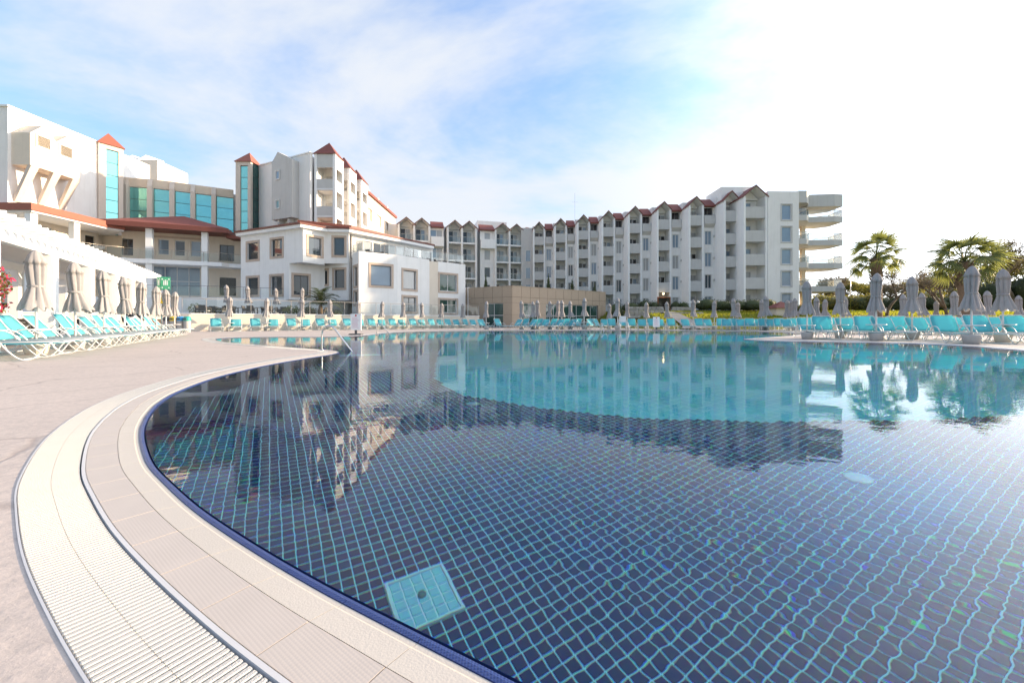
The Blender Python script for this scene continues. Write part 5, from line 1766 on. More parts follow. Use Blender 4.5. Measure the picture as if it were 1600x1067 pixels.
for k, (t, d) in enumerate([(-2.0, 1.4), (1.2, 1.5), (4.4, 1.4), (7.0, 1.5)]):
    p = pgp(t, d)
    place('t', p.x, p.y, DZ + .003, pang, 'dark cafe table under the white pergola, %s from the near end' % ORD[k], 'tables under the pergola')
    for q, e in enumerate((-.75, .75)):
        r = pgp(t + e, d)
        place('c', r.x, r.y, DZ + .003, pang + (1.57 if e < 0 else -1.57), 'dark armchair under the white pergola, %s from the near end' % ORD[2 * k + q], 'chairs under the pergola')
RT = [(578, 41.9), (592, 42.6), (603, 43.3), (612, 44.0), (640, 45.6), (655, 47.2), (668, 47.6), (684, 48.4), (697, 49.4), (712, 50.2)]
for k, (px, Y) in enumerate(RT):
    Y += .5
    place('c', kray(px) * Y, Y, ZR - .34, rng.uniform(0, 6), 'dark armchair on the restaurant roof terrace, %s from the left' % ORD[k], 'chairs on the roof terrace')

# ------------------------------------------------------------------ bins, sign, person
def bin_(x, y, mat, label):
    r = thing('recycling_bin', T(x, y, DZ + .003), label, 'bin', 'recycling bins at the end of the left row')
    M = WM[r]
    put('body', MB().lathe([(.17, 0), (.185, .02), (.205, .78), (.205, .80)], 16).mesh('body', 'pot', True), M, r)
    put('lid', MB().lathe([(.212, .78), (.217, .80), (.21, 1.0), (.15, 1.07), (0, 1.08)], 16).mesh('lid', mat, True), M, r)
    put('flap', MB().box(-.11, .11, -.225, -.19, .86, .95).mesh('flap', 'plasticdark'), M, r)
for px, mat, lb in ((261, 'plasticdark', 'recycling bin with a dark grey lid, leftmost of four'), (271, 'yellow', 'grey recycling bin with a yellow lid'), (282, 'blue', 'grey recycling bin with a blue lid'), (292.5, 'green', 'grey recycling bin with a teal green lid, rightmost')):
    Y = 27.2
    bin_(kray(px) * Y, Y, mat, lb)
bn = thing('bench', T(-23.8, 27.6, DZ), 'small red brown wooden bench left of the recycling bins', 'bench')
for k in range(3):
    put('slat', MB().box(-.7, .7, -.21 + .15 * k, -.08 + .15 * k, .42, .46).mesh('slat', 'brownwood'), WM[bn], bn)
    put('back_slat', MB().box(-.7, .7, .26, .30, .52 + .13 * k, .63 + .13 * k).mesh('back_slat', 'brownwood'), WM[bn], bn)
for x in (-.6, .6):
    put('leg', MB().box(x - .03, x + .03, -.2, .25, 0, .42).mesh('leg', 'darkalu'), WM[bn], bn)

# green assembly point sign: two hinged boards with white figures
sg = thing('assembly_sign', T(-18.3, 21.4, DZ), 'green and white folded assembly point sign on a post behind the left parasols', 'sign')
MS = WM[sg]
put('post', MB().lathe([(.035, 0), (.035, 3.1)], 8).mesh('post', 'steel', True), MS, sg)
for sx, a in ((-1, R(-28)), (1, R(22))):
    Mb = MS @ T(0, -.06, 2.42) @ RZ(a)
    x0, x1 = (-.40, -.01) if sx < 0 else (.01, .40)
    bdo = put('board', MB().box(x0, x1, -.012, .012, 0, .66).mesh('board', 'signgreen'), Mb, sg)
    xc = (x0 + x1) / 2
    fig = MB()
    for dx, h in ((-.07, .19), (0, .23), (.07, .19)):
        fig.box(xc + dx - .022, xc + dx + .022, -.017, -.0125, .23, .23 + h)
        fig.lathe([(.0, 0), (.026, .0), (.026, .004), (.0, .004)], 10, T(xc + dx, -.0125, .23 + h + .035) @ Matrix.Rotation(R(90), 4, 'X'))
    for qx, qz in ((-.14, .10), (.14, .10), (-.14, .54), (.14, .54)):
        fig.add([(xc + qx, -.0135, qz - .04), (xc + qx + .04, -.0135, qz), (xc + qx, -.0135, qz + .04), (xc + qx - .04, -.0135, qz),
                 (xc + qx, -.0175, qz - .04), (xc + qx + .04, -.0175, qz), (xc + qx, -.0175, qz + .04), (xc + qx - .04, -.0175, qz)],
                [(0, 3, 2, 1)[::-1], (4, 5, 6, 7), (0, 1, 5, 4), (1, 2, 6, 5), (2, 3, 7, 6), (3, 0, 4, 7)])
    put('pictogram', fig.mesh('pictogram', 'signwhite'), Mb, bdo)
put('box', MB().box(-.15, .15, -.09, .09, 1.70, 2.08).mesh('box', 'yellow'), MS, sg)

# pool rule boards
def rule_board(x, y, label, s=1.0):
    r = thing('rule_sign', T(x, y, DZ + .003) @ Matrix.Scale(s, 4), label, 'sign', 'white rule boards by the water')
    M = WM[r]
    put('foot', MB().box(-.32, .32, -.2, .2, 0, .07).mesh('foot', 'plasticdark'), M, r)
    put('stem', MB().box(-.06, .06, -.035, .035, .07, .26).mesh('stem', 'plasticdark'), M, r)
    b = put('board', MB().box(-.28, .28, -.03, .03, .262, 1.12).mesh('board', 'signwhite'), M, r)
    pr = MB()
    rr = random.Random(int(x * 10))
    for i in range(9):
        z = .90 - i * .065
        wl_ = rr.uniform(.26, .40)
        pr.box(-.20, -.20 + wl_, -.034, -.0305, z, z + .028)
    put('print', pr.mesh('print', 'signpink'), M, b)
    put('red_mark', MB().lathe([(0, 0), (.05, 0), (.05, .004), (0, .004)], 14, T(0, -.0305, 1.03) @ Matrix.Rotation(R(90), 4, 'X')).mesh('red_mark', 'signred'), M, b)
rule_board(-8.72, 22.9, 'white rule board with pink print by the shallow left pool arm', 1.05)
rule_board(12.3, 34.9, 'white rule board with pink print at the far bank under the garden path', 1.0)

# stainless handrails at the water
def handrail(x, y, a, label, s=1.0):
    r = thing('pool_handrail', T(x, y, DZ) @ RZ(a) @ Matrix.Scale(s, 4), label, 'handrail', 'steel handrails at the water')
    P = catmull([(0, 0, 0), (0, 0, .30), (0, 0, .46), (.05, 0, .60), (.19, 0, .655), (.33, 0, .58), (.50, 0, .36), (.72, 0, .08), (.95, 0, -.22), (1.2, 0, -.55)], 4)
    put('tube', MB().tube(P, .024, 10).mesh('tube', 'steel', True), WM[r], r)
    put('flange', MB().lathe([(.06, 0), (.06, .012), (.03, .03)], 14).mesh('flange', 'steel', True), WM[r], r)
handrail(-5.08, 10.95, -.02, 'big curved stainless handrail at the near deck corner')
handrail(-8.35, 25.3, .1, 'far thin stainless handrail by the white rule board', .95)
handrail(7.4, 34.0, -1.5, 'tiny stainless handrail on the far bank near the white lifeguard chair', .9)
# lifeguard chair
lg = thing('lifeguard_chair', T(9.5, 34.9, DZ), 'low white lifeguard chair at the middle of the far bank', 'chair')
M = WM[lg]
put('seat', MB().box(-.3, .3, -.28, .28, .66, .70).mesh('seat', 'wmetal'), M, lg)
put('backrest', MB().box(-.3, .3, .26, .30, .72, 1.2).mesh('backrest', 'wmetal'), M, lg)
for sx in (-1, 1):
    for sy in (-1, 1):
        put('leg', MB().tube([(sx * .28, sy * .26, .67), (sx * .40, sy * .38, 0)], .03, 6).mesh('leg', 'wmetal', True), M, lg)
    put('rung', MB().tube([(sx * .34, -.32, .35), (sx * .34, .32, .35)], .02, 6).mesh('rung', 'wmetal', True), M, lg)

# person bending over the sunbeds
def skin_figure(name, joints, edges, rad, mat, M, parent, sub=2):
    me = bpy.data.meshes.new(name)
    me.from_pydata(joints, edges, [])
    me.materials.append(MT[mat])
    o = put(name, me, M, parent)
    sk = o.modifiers.new('skin', 'SKIN'); sk.use_smooth_shade = True
    sb_ = o.modifiers.new('sub', 'SUBSURF'); sb_.levels = sub; sb_.render_levels = sub
    for i, r_ in enumerate(rad):
        v = me.skin_vertices[0].data[i]
        v.radius = (r_, r_) if not isinstance(r_, tuple) else r_
        v.use_root = (i == 0)
    return o
pe = thing('person', T(-18.55, 19.75, DZ) @ RZ(R(20)), 'person in dark clothes bending forward beside the last sunbeds of the left row', 'person')
M = WM[pe]
J = [(0, 0, .92), (.12, 0, 1.10), (.30, 0, 1.27), (.42, 0, 1.35), (.52, 0, 1.40), (.60, 0, 1.43), (.64, 0, 1.46),   # pelvis..head
     (.0, .10, .88), (.04, .12, .48), (.0, .12, .08), (.12, .13, .04), (.0, -.10, .88), (.10, -.12, .49), (.02, -.12, .08), (.14, -.13, .04),
     (.40, .19, 1.31), (.50, .23, 1.06), (.62, .20, .84), (.40, -.19, 1.31), (.52, -.23, 1.06), (.66, -.18, .86), (.68, .19, .77), (.72, -.17, .79)]
E = [(0, 1), (1, 2), (2, 3), (3, 4), (4, 5), (5, 6), (0, 7), (7, 8), (8, 9), (9, 10), (0, 11), (11, 12), (12, 13), (13, 14), (3, 15), (15, 16), (16, 17), (3, 18), (18, 19), (19, 20), (17, 21), (20, 22)]
Rr = [.13, .135, .145, .10, .055, .095, .085, .09, .065, .045, .04, .09, .065, .045, .04, .06, .048, .034, .06, .048, .034, .036, .036]
body = skin_figure('body', J, E, Rr, 'skin', M, pe)
JJ = [J[i] for i in (0, 1, 2, 3, 15, 16, 17, 18, 19, 20)]
skin_figure('jacket', JJ, [(0, 1), (1, 2), (2, 3), (3, 4), (4, 5), (5, 6), (3, 7), (7, 8), (8, 9)], [.16, .16, .17, .12, .08, .068, .05, .08, .068, .05], 'cloth', M, pe)
JT = [J[i] for i in (0, 7, 8, 9, 11, 12, 13)]
skin_figure('trousers', JT, [(0, 1), (1, 2), (2, 3), (0, 4), (4, 5), (5, 6)], [.15, .115, .09, .07, .115, .09, .07], 'cloth', M, pe)
put('hair', MB().lathe([(.03, -.10), (.10, -.05), (.112, .02), (.085, .085), (0, .11)], 12).mesh('hair', 'hair', True), M @ T(.615, 0, 1.475) @ Matrix.Rotation(R(50), 4, 'Y'), pe)

# ------------------------------------------------------------------ vegetation
def leaf_cloud(ells, n, size, seed, shell=.55, flat=0):
    """leaf sized quads spread through a set of ellipsoids (cx,cy,cz,rx,ry,rz)"""
    rr = random.Random(seed)
    mb = MB()
    wts = [e[3] * e[4] + e[4] * e[5] + e[3] * e[5] for e in ells]
    for _ in range(n):
        e = rr.choices(ells, wts)[0]
        while True:
            v = Vector((rr.uniform(-1, 1), rr.uniform(-1, 1), rr.uniform(-1, 1)))
            if .05 < v.length < 1:
                break
        d = v.normalized()
        q = d * (shell + (1 - shell) * rr.random() ** .6)
        k = mnoise.noise(Vector((q.x * 2.3 + seed, q.y * 2.3, q.z * 2.3 + e[0])))
        if k < -.22:
            continue
        q *= 1 + .22 * k
        p = Vector((e[0] + q.x * e[3], e[1] + q.y * e[4], e[2] + q.z * e[5]))
        nrm = (d + Vector((rr.uniform(-1, 1), rr.uniform(-1, 1), rr.uniform(-1, 1))) * .9 + Vector((0, 0, flat))).normalized()
        a = nrm.orthogonal().normalized()
        a = Matrix.Rotation(rr.uniform(0, 6.28), 3, nrm) @ a
        b = nrm.cross(a)
        s = size * rr.uniform(.6, 1.3)
        mb.add([p - a * s, p - b * s * .45, p + a * s, p + b * s * .45], [(0, 1, 2, 3)])
    return mb
def blob_core(ells, seed, f=.72):
    """dark inner mass so that a dense shrub is not see-through"""
    mb = MB()
    for e in ells:
        bm = bmesh.new()
        bmesh.ops.create_icosphere(bm, subdivisions=2, radius=1)
        for v in bm.verts:
            k = 1 + .25 * mnoise.noise(v.co * 2 + Vector((seed, e[0], 0)))
            v.co = Vector((e[0] + v.co.x * e[3] * f * k, e[1] + v.co.y * e[4] * f * k, e[2] + v.co.z * e[5] * f * k))
        bm.verts.index_update()
        mb.add([v.co[:] for v in bm.verts], [[v.index for v in fc.verts] for fc in bm.faces])
        bm.free()
    return mb
def shrub(name, x, y, z, ells, n, size, seed, mat, label, cat, group=None, core=True, stem=None):
    r = thing(name, T(x, y, z), label, cat, group)
    M = WM[r]
    put('foliage', leaf_cloud(ells, n, size, seed).mesh('foliage', mat), M, r)
    if core:
        put('inner_foliage', blob_core(ells, seed).mesh('inner_foliage', 'leafdark', True), M, r)
    st = MB()
    e = ells[0]
    st.tube([(e[0], e[1], -.15), (e[0] + .03, e[1], e[2])], .07 if stem is None else stem, 6)
    put('stem', st.mesh('stem', 'bark', True), M, r)
    return r
def gz(x, y): return gheight(x, y)
# clipped hedges and shrubs before the right wing
rr = random.Random(11)
shr = [  # px, Y, width m, height m, kind
 (962, 50.0, 2.2, 2.9, 'leafdark', 'tall round dark bush at the right corner of the tan pavilion'),
 (985, 53.0, 2.6, 1.3, 'leafdark', 'low dark shrub behind the stone terrace, left of the doorway'),
 (1007, 54.0, 2.0, 1.7, 'leafdark', 'leafy shrub under the white wing left of the doorway'),
 (1022, 54.0, 1.5, 1.5, 'leafdark', 'small shrub just left of the lit doorway'),
 (1056, 53.5, 1.6, 1.5, 'leafdark', 'small dark shrub just right of the garden steps'),
 (1068, 53.2, 1.5, 1.4, 'leaf', 'small green shrub behind the twin globe lamp'),
 (1104, 51.5, 3.2, 1.8, 'leafdark', 'broad hedge bush right of the stone terrace'),
 (1128, 51.0, 3.0, 1.5, 'leafdark', 'clipped hedge bush below the narrow balconies'),
 (1152, 50.5, 3.2, 1.5, 'leafdark', 'clipped hedge bush below the wide end bay'),
 (1177, 50.0, 3.0, 1.6, 'leafdark', 'clipped hedge bush left of the yellow green shrub'),
 (1203, 49.5, 1.6, 1.6, 'leafolive', 'yellow green rounded shrub left of the red roofed hut'),
 (1249, 47.0, 1.3, 1.2, 'leafolive', 'yellow green shrub right of the red roofed hut'),
 (1281, 47.0, 1.7, 1.5, 'leafolive', 'sunny yellow shrub below the curved balconies'),
 (1262, 48.0, 1.8, 1.1, 'leafdark', 'low dark shrub under the curved balconies'),
]
for k, (px, Y, w, h, mt, lb) in enumerate(shr):
    x = kray(px) * Y
    w2 = w / 2
    ells = [(0, 0, h * .5, w2, w2 * .8, h * .52), (-w2 * .45, -.1, h * .38, w2 * .6, w2 * .6, h * .4), (w2 * .45, .1, h * .42, w2 * .6, w2 * .6, h * .42)]
    shrub('shrub', x, Y, gz(x, Y), ells, int(420 * w * h / 2) + 350, .085, 20 + k, mt, lb, 'shrub', 'shrubs in the garden before the right wing')
# grassy bank shrubs on the right: clipped hedge, dark masses
big = [
 (1300, 62, 7.5, 3.0, 'leafolive', 'long sunlit hedge behind the lawn, beside the curved balconies'),
 (1345, 60, 6.5, 2.9, 'leafolive', 'sunlit olive hedge behind the left palm'),
 (1405, 53, 5.6, 2.0, 'leafdark', 'dark clipped hedge on the lawn between the two palms, left half'),
 (1462, 53, 6.4, 2.2, 'leafdark', 'dark clipped hedge on the lawn at the foot of the right palm'),
 (1440, 60, 8.5, 3.9, 'leafolive', 'sunlit yellow green hedge behind the dark clipped hedge'),
 (1545, 58, 8.0, 5.2, 'leafdark', 'big dark green bush at right behind the parasols'),
 (1600, 57, 8.5, 5.8, 'leafdark', 'dark green bush cut by the right picture edge'),
]
for k, (px, Y, w, h, mt, lb) in enumerate(big):
    x = kray(px) * Y
    w2 = w / 2
    r_ = random.Random(k)
    ells = [(0, 0, h * .45, w2 * .7, w2 * .45, h * .5)] + [(r_.uniform(-.7, .7) * w2, r_.uniform(-.3, .3) * w2, h * r_.uniform(.35, .6), w2 * .4, w2 * .35, h * .4) for _ in range(6)]
    shrub('hedge', x, Y, gz(x, Y), ells, 3600, .15, 60 + k, mt, lb, 'hedge', 'hedges round the lawn', stem=.12)
# far umbrella pines
pines = [(1299, 92, 8.6, 7.0), (1322, 105, 8.8, 9), (1352, 110, 8.6, 9), (1392, 100, 7.6, 10), (1430, 105, 8.6, 10), (1475, 98, 9.2, 9), (1520, 82, 9.4, 9), (1558, 86, 11.0, 10), (1605, 80, 11.5, 10), (1660, 84, 11, 10)]
for k, (px, Y, h, w) in enumerate(pines):
    x = kray(px) * Y
    z = gz(x, Y)
    r_ = random.Random(100 + k)
    t = thing('umbrella_pine', T(x, Y, z), 'far olive umbrella pine beyond the lawn, %s from the left' % ORD[k], 'tree', 'umbrella pines beyond the lawn')
    M = WM[t]
    tr = MB().tube([(0, 0, -.3), (.15, 0, h * .35), (-.1, .1, h * .72)], .3, 7, taper=[.34, .26, .16])
    for q in range(5):
        a = q * 1.26 + r_.random()
        tr.tube([(-.05, .05, h * .5), (math.cos(a) * w * .2, math.sin(a) * w * .2, h * .72), (math.cos(a) * w * .36, math.sin(a) * w * .36, h * .84)], .1, 5, taper=[.13, .08, .04])
    put('trunk', tr.mesh('trunk', 'bark', True), M, t)
    ells = [(0, 0, h * .84, w * .36, w * .36, h * .13)] + [(r_.uniform(-.33, .33) * w, r_.uniform(-.33, .33) * w, h * r_.uniform(.70, .90), w * .2, w * .2, h * .11) for _ in range(10)] + [(r_.uniform(-.4, .4) * w, r_.uniform(-.2, .2) * w, h * r_.uniform(.25, .6), w * .2, w * .2, h * .2) for _ in range(5)]
    put('crown', leaf_cloud(ells, 4200, .26, 200 + k, .3).mesh('crown', 'leafolive' if k % 3 else 'leafbrown'), M, t)
# cypresses showing over the pavilion roof
for k, (px, ytop, Y) in enumerate([(759, 430, 62), (857, 430, 61.5), (894, 437, 60.5), (929, 443, 60)]):
    x = kray(px) * Y
    h = zat(ytop, Y)
    r = thing('cypress', T(x, Y, 0), 'slim dark cypress rising behind the flat pavilion roof, %s from the left' % ORD[k], 'tree', 'cypresses behind the pavilion')
    ells = [(0, 0, h * (.1 + .085 * q), .95 * (1 - (q / 10.3) ** 1.6) + .08, .95 * (1 - (q / 10.3) ** 1.6) + .08, h * .09) for q in range(11)]
    put('crown', leaf_cloud(ells, 1900, .11, 300 + k, .5).mesh('crown', 'leafdark'), WM[r], r)
    put('inner_foliage', blob_core(ells, k, .7).mesh('inner_foliage', 'leafdark', True), WM[r], r)
    put('trunk', MB().tube([(0, 0, -.3), (0, 0, h * .3)], .12, 6).mesh('trunk', 'bark', True), WM[r], r)

# fan palms
def frond_mesh(seed, R0=1.0):
    """one fan leaf: stalk along +x, then narrow pleated blades radiating with gaps, tips nodding"""
    rr = random.Random(seed)
    mb = MB()
    mb.tube([(0, 0, 0), (.5, 0, .06), (1.0, 0, .05), (1.3, 0, 0)], .022, 4, taper=[.035, .025, .02, .018])
    c = Vector((1.3, 0, 0))
    tilt = R(30 + rr.uniform(-12, 12))
    nb = 17
    for k in range(nb):
        a = (k / (nb - 1) - .5) * R(165)
        L = R0 * (1.08 - .30 * abs(a) / R(82)) * rr.uniform(.85, 1.12)
        d = Vector((math.cos(a) * math.cos(tilt), math.sin(a), -math.cos(a) * math.sin(tilt)))
        s = Vector((-math.sin(a) * math.cos(tilt), math.cos(a), math.sin(a) * math.sin(tilt)))
        nod = rr.uniform(.2, .8)
        pts = []
        for t, wf in ((0, .010), (.3, .040), (.55, .040), (.8, .024), (1.0, .004)):
            p = c + d * (L * t) + Vector((0, 0, -.30 * abs(math.sin(a)) * t - nod * max(0, t - .5) ** 1.4))
            pts.append((p - s * wf - Vector((0, 0, .012)), p + Vector((0, 0, .012)), p + s * wf - Vector((0, 0, .012))))
        o = len(mb.v)
        for tri in pts:
            mb.v += [tuple(q) for q in tri]
        for i in range(4):
            for j in (0, 1):
                q = o + i * 3 + j
                mb.f.append((q, q + 1, q + 4, q + 3))
    return mb
fr_me = [frond_mesh(s).mesh('frond', 'palm') for s in (1, 2, 3)]
dry_me = frond_mesh(9, .8).mesh('dry_frond', 'leafbrown')
def palm(px, Y, zc, sc, label, seed, tr_r=.36, n=36):
    x = kray(px) * Y
    z0 = gz(x, Y)
    rr = random.Random(seed)
    t = thing('fan_palm', T(x, Y, z0), label, 'palm', 'fan palms on the lawn')
    M = WM[t]
    h = zc - z0
    tk = MB()
    P, tp = [], []
    for i in range(15):
        f = i / 14
        P.append((.06 * math.sin(f * 3), 0, -.2 + (h + .05) * f))
        tp.append(tr_r * (1.18 - .25 * f + (.05 if i % 2 else -.03) + (.16 if f > .8 else 0)))
    tk.tube(P, tr_r, 12, taper=tp)
    put('trunk', tk.mesh('trunk', 'palmbark', True), M, t)
    bt = MB()          # leaf stubs round the upper trunk
    for q in range(46):
        a = q * 2.4; zq = h * (.62 + .34 * q / 46)
        d = Vector((math.cos(a), math.sin(a), 0))
        b0 = d * tr_r * .9 + Vector((0, 0, zq)); b1 = d * (tr_r * 1.45) + Vector((0, 0, zq + .28))
        bt.tube([b0, b1], .06, 4, taper=[.07, .03])
    put('leaf_stubs', bt.mesh('leaf_stubs', 'palmbark'), M, t, kind='stuff')
    for k in range(n):
        f = k / (n - 1)
        el = R(80 - 104 * f ** .85 + rr.uniform(-7, 7))
        az = k * 2.399 + rr.uniform(-.2, .2)
        s = sc * rr.uniform(.85, 1.1)
        Mk = M @ T(0, 0, h + .05 - .35 * f) @ RZ(az) @ Matrix.Rotation(-el, 4, 'Y') @ Matrix.Rotation(rr.uniform(-.9, .9), 4, 'X') @ Matrix.Scale(s, 4)
        put('frond', fr_me[k % 3], Mk, t)
    for k in range(9):
        Mk = M @ T(0, 0, h - .5) @ RZ(k * .7) @ Matrix.Rotation(R(58 + rr.uniform(0, 20)), 4, 'Y') @ Matrix.Scale(sc * .7, 4)
        put('dry_frond', dry_me, Mk, t)
palm(1369, 36, zat(401, 36), 1.04, 'left fan palm standing clear against the white sky', 5)
palm(1507, 33, zat(407, 33), 1.14, 'right fan palm with a thicker trunk beside the bare tree', 8, .42, 42)

# spreading half bare tree beside the right palm
def bare_tree(px, Y, label, h, spread, seed, leaves=1600, lean=-.6, mat='leafbrown'):
    x = kray(px) * Y
    rr = random.Random(seed)
    t = thing('bare_tree', T(x, Y, gz(x, Y)), label, 'tree')
    M = WM[t]
    mb = MB()
    tips = []
    def grow(p, d, L, r, depth):
        pts = [p]
        tp = [r]
        for i in range(3):
            d = (d + Vector((rr.uniform(-.25, .25), rr.uniform(-.25, .25), rr.uniform(-.12, .18)))).normalized()
            p = p + d * L / 3
            pts.append(p); tp.append(r * (1 - .15 * (i + 1)))
        mb.tube(pts, r, 6 if depth < 2 else 4, taper=tp)
        if depth == 4:
            tips.append(p)
            return
        if depth >= 2:
            tips.append(p)
        for _ in range(3 if depth else 3):
            q = (d * .75 + Vector((rr.uniform(-1, 1) * spread, rr.uniform(-1, 1) * spread, rr.uniform(-.15, .55)))).normalized()
            grow(p, q, L * rr.uniform(.55, .75), r * .58, depth + 1)
    grow(Vector((0, 0, -.2)), Vector((lean, 0, 1)).normalized(), h * .42, h * .034, 0)
    put('trunk', mb.mesh('trunk', 'bark', True), M, t)
    lc_ = MB()
    for _ in range(leaves):
        p = rr.choice(tips) + Vector((rr.gauss(0, .25), rr.gauss(0, .25), rr.gauss(0, .2)))
        nrm = Vector((rr.uniform(-1, 1), rr.uniform(-1, 1), rr.uniform(-1, 1))).normalized()
        a = nrm.orthogonal().normalized(); b = nrm.cross(a)
        s = rr.uniform(.05, .11)
        lc_.add([p - a * s, p - b * s * .5, p + a * s, p + b * s * .5], [(0, 1, 2, 3)])
    put('crown', lc_.mesh('crown', mat), M, t)
bare_tree(1489, 40, 'leaning bare tree with spreading twigs left of the right palm', 6.4, .9, 4, 1500, -.55)
bare_tree(1385, 46, 'thin brownish tree behind the left palm trunk', 5.6, .8, 9, 1500, .1)
bare_tree(1590, 56, 'reddish half bare tree above the dark bush at the right edge', 10.0, .9, 12, 4200, -.3)
bare_tree(1545, 60, 'brownish spreading tree between the right palm and picture edge', 9.2, .9, 15, 3800, -.2)

# cafe terrace plants
cp = thing('cycad_palm', T(-17.9, 38.3, TZ), 'dark green feather palm on the cafe terrace in front of the restaurant', 'palm')
def feather(seed):
    rr = random.Random(seed)
    mb = MB()
    P = [(0, 0, 0), (.35, 0, .42), (.8, 0, .68), (1.3, 0, .70), (1.7, 0, .50)]
    C = catmull(P, 6)
    mb.tube(C, .014, 4)
    for i in range(3, len(C)):
        for s in (-1, 1):
            p = C[i]
            L = .42 * math.sin(math.pi * min(1, (i + 2) / (len(C) + 3))) + .06
            q = p + Vector((.18, s * L, -.10))
            w = .035
            mb.add([p - Vector((w, 0, 0)), p + Vector((w, 0, 0)), q], [(0, 1, 2)])
    return mb
fe_me = [feather(s).mesh('frond', 'leafdark') for s in (1, 2)]
put('trunk', MB().lathe([(.18, -.1), (.2, .5), (.16, .9), (.05, 1.0)], 10).mesh('trunk', 'palmbark', True), WM[cp], cp)
for k in range(26):
    Mk = WM[cp] @ T(0, 0, .92) @ RZ(k * 2.4) @ Matrix.Rotation(R(30 - 75 * ((k * 7) % 26) / 26), 4, 'Y') @ Matrix.Scale(.9 + .3 * rng.random(), 4)
    put('frond', fe_me[k % 2], Mk, cp)
for k, (px, Y, w, h, mt, lb) in enumerate([(455, 36.2, 1.5, 1.0, 'leaf', 'pale flowering shrub on the cafe terrace left of the feather palm'), (483, 37.4, 1.4, .9, 'leafdark', 'low green shrub at the foot of the feather palm'), (520, 39.6, 1.4, .8, 'leaf', 'low shrub on the terrace right of the feather palm'),
                                           (305, 36.4, 1.2, 1.2, 'leaf', 'small leafy plant at the left end of the upper terrace'), (335, 35.8, 1.5, .8, 'leafolive', 'low spiky plant behind the left balustrade')]):
    x = kray(px) * Y
    shrub('shrub', x, Y, TZ - .1 if Y < 40 else 1.2, [(0, 0, h * .5, w * .5, w * .4, h * .5), (w * .3, 0, h * .4, w * .35, w * .3, h * .4)], 700, .07, 400 + k, mt, lb, 'shrub', 'shrubs on the cafe terrace', core=False)
# bougainvillea on the first pergola column
bo = thing('bougainvillea', T(-12.75, 9.95, DZ), 'climbing bougainvillea with red flowers at the left picture edge', 'climbing plant')
st = MB()
for q in range(4):
    st.tube([(math.cos(q) * .12, math.sin(q) * .12, 0), (math.cos(q + 1) * .16, math.sin(q + 1) * .16, .7), (math.cos(q + 2.2) * .15, math.sin(q + 2.2) * .15, 1.5), (math.cos(q + 3) * .12, math.sin(q + 3) * .1, 2.1)], .02, 5)
put('stems', st.mesh('stems', 'bark', True), WM[bo], bo)
be = [(0, 0, 1.1, .30, .30, .5), (.05, 0, 1.7, .36, .36, .45), (-.05, .05, .5, .28, .28, .4)]
put('leaves', leaf_cloud(be, 900, .06, 77, .3).mesh('leaves', 'leafolive'), WM[bo], bo)
put('flowers', leaf_cloud([(0, 0, 1.75, .42, .42, .45), (.05, 0, 1.2, .36, .36, .35), (0, 0, .55, .3, .3, .3)], 620, .055, 78, .6).mesh('flowers', 'flower'), WM[bo], bo)

# ------------------------------------------------------------------ garden details
# rubble retaining walls
def rubble(px0, px1, Y, z0, z1, label):
    x0, x1 = kray(px0) * Y, kray(px1) * Y
    r = thing('stone_wall', T((x0 + x1) / 2, Y, z0), label, 'stone wall', 'rubble walls in the garden')
    rr = random.Random(int(px0))
    mb = MB()
    z = z0
    while z < z1:
        h = rr.uniform(.22, .32)
        x = x0 + rr.uniform(-.2, 0)
        while x < x1:
            w = rr.uniform(.3, .62)
            g = lambda: rr.uniform(-.035, .035)
            vs = [(x + .02 + g(), Y + dy * .4 + g(), zz_ + g()) for zz_ in (z + .01, z + h - .01) for dy in (0, 1) for _ in (0,)]
            bx8 = []
            for zz_ in (z + .012, z + h - .012):
                for dy in (0, .5):
                    for xx in (x + .012, x + w - .012):
                        bx8.append((xx + g(), Y + dy + g(), zz_ + g() * .6))
            mb.add(bx8, [(0, 2, 3, 1), (4, 5, 7, 6), (0, 1, 5, 4), (2, 6, 7, 3), (0, 4, 6, 2), (1, 3, 7, 5)])
            x += w
        z += h
    put('stones', mb.mesh('stones', 'rubble'), I4, r, kind='stuff')
    put('fill', MB().box(x0, x1, Y + .12, Y + .5, z0 - .3, z1 - .12).mesh('fill', 'joint'), I4, r)
rubble(984, 1034, 51.5, 1.75, 2.45, 'upper rubble stone wall left of the garden steps')
rubble(984, 1034, 48.0, 1.15, 1.75, 'lower rubble stone wall left of the garden steps')
rubble(1056, 1092, 47.5, 1.05, 1.7, 'lower rubble stone wall right of the garden steps')
rubble(1054, 1080, 51.0, 1.75, 2.4, 'upper rubble stone wall behind the twin globe lamp')
# path from the doorway down to the pool
pth = MB()
C = [(19.0, 56.0), (18.6, 52), (18.5, 48), (18.3, 44), (17.9, 40), (16.8, 36.8)]
Wd = [.8, .8, .8, .9, 1.2, 1.6]
for (x, y), w_ in zip(C, Wd):
    pth.v += [(x - w_, y, gheight(x - w_, y) + .16), (x + w_, y, gheight(x + w_, y) + .16)]
for i in range(len(C) - 1):
    q = 2 * i
    pth.f.append((q, q + 2, q + 3, q + 1))
put('garden_path', pth.mesh('garden_path', 'path'), kind='structure', label='pale concrete ramp from the doorway down to the pool')
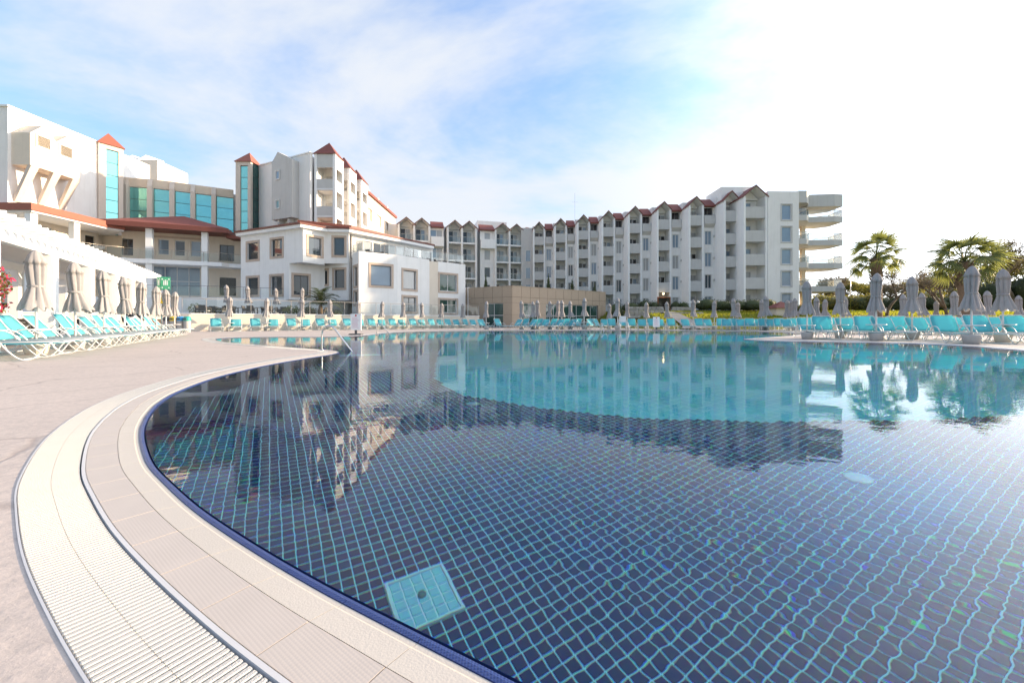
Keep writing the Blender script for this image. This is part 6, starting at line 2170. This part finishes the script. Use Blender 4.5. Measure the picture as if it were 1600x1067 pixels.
# twin globe lamp
lx = kray(1086) * 46
lp = thing('street_lamp', T(lx, 46, gz(lx, 46)), 'dark garden lamp post with two pale globes', 'lamp')
M = WM[lp]
put('post', MB().lathe([(.06, -.2), (.06, .1), (.035, .15), (.03, 2.3)], 8).mesh('post', 'darkalu', True), M, lp)
put('arm', MB().tube([(-.36, 0, 1.75), (-.2, 0, 1.9), (0, 0, 1.8), (.2, 0, 1.9), (.36, 0, 1.75)], .02, 6).mesh('arm', 'darkalu', True), M, lp)
for x in (-.36, .36):
    put('globe', MB().lathe([(.02, -.13), (.12, -.08), (.15, 0), (.12, .09), (.02, .13)], 12).mesh('globe', 'box', True), M @ T(x, 0, 1.62), lp)
# thin pole and hut
px_, Y_ = 1364, 58
put('flag_pole', MB().lathe([(.05, -.2), (.03, 6.4)], 8).mesh('flag_pole', 'steel', True), T(kray(1329) * 58, 58, gz(kray(1329) * 58, 58)), None, 'thin bare metal pole between the balconies and left palm', 'pole')
hx = kray(1220) * 47
hut = thing('garden_hut', T(hx, 47, gz(hx, 47)), 'small hut with a low red brown roof under the end wall', 'hut')
M = WM[hut]
put('wall', MB().box(-1.0, 1.0, -.8, .8, -.2, .75).mesh('wall', 'cream'), M, hut)
put('roof', lean_roof([(-1.3, -1.1), (1.3, -1.1), (1.3, 1.1), (-1.3, 1.1)], (0, 0), .755, 1.55).mesh('roof', 'roof'), M, hut)
# pale house far behind the right palm
hs = thing('distant_house', T(kray(1478) * 120, 120, 2), 'pale bluish house far behind the right palm and bare tree', 'house')
x0, x1 = kray(1455) * 120, kray(1500) * 120
FH = Face((x0, 120), (x1, 120), 1.5, zat(434, 120))
facade(hs, FH, [dict(rect=(1.2 + 2.0 * i, 2.2 + 2.0 * i, 4.2 + 3.2 * j, 5.6 + 3.2 * j), glass='glass', fr='alu') for i in range(3) for j in range(3)], 'white', .3)
put('core', MB().box(x0, x1, 120.35, 128, 1.5, zat(435, 120)).mesh('core', 'white'), I4, hs)
# grass tufts along the lawn edge: uneven real blades on the bank
gb = MB()
rr = random.Random(5)
for _ in range(70000):
    x = rr.uniform(8, 62); y = rr.uniform(38, 62)
    if 800 + FPX * x / y > 1640 or gheight(x, y) < .05:
        continue
    z = gheight(x, y)
    a = rr.uniform(0, 6.28); L = rr.uniform(.08, .22)
    d = Vector((math.cos(a), math.sin(a), 0)) * .05
    tip = Vector((x + rr.gauss(0, .04), y + rr.gauss(0, .04), z + L))
    gb.add([(x - d.x, y - d.y, z - .01), (x + d.x, y + d.y, z - .01), tip], [(0, 1, 2)])
put('grass', gb.mesh('grass', 'blade'), kind='stuff', label='short sunlit grass on the garden bank')
# unused prototypes never stay behind
for pr_, us in ((protos, used), (pprotos, pused)):
    for i, o in enumerate(pr_):
        if i not in us:
            for ch in list(o.children_recursive):
                bpy.data.objects.remove(ch)
            bpy.data.objects.remove(o)
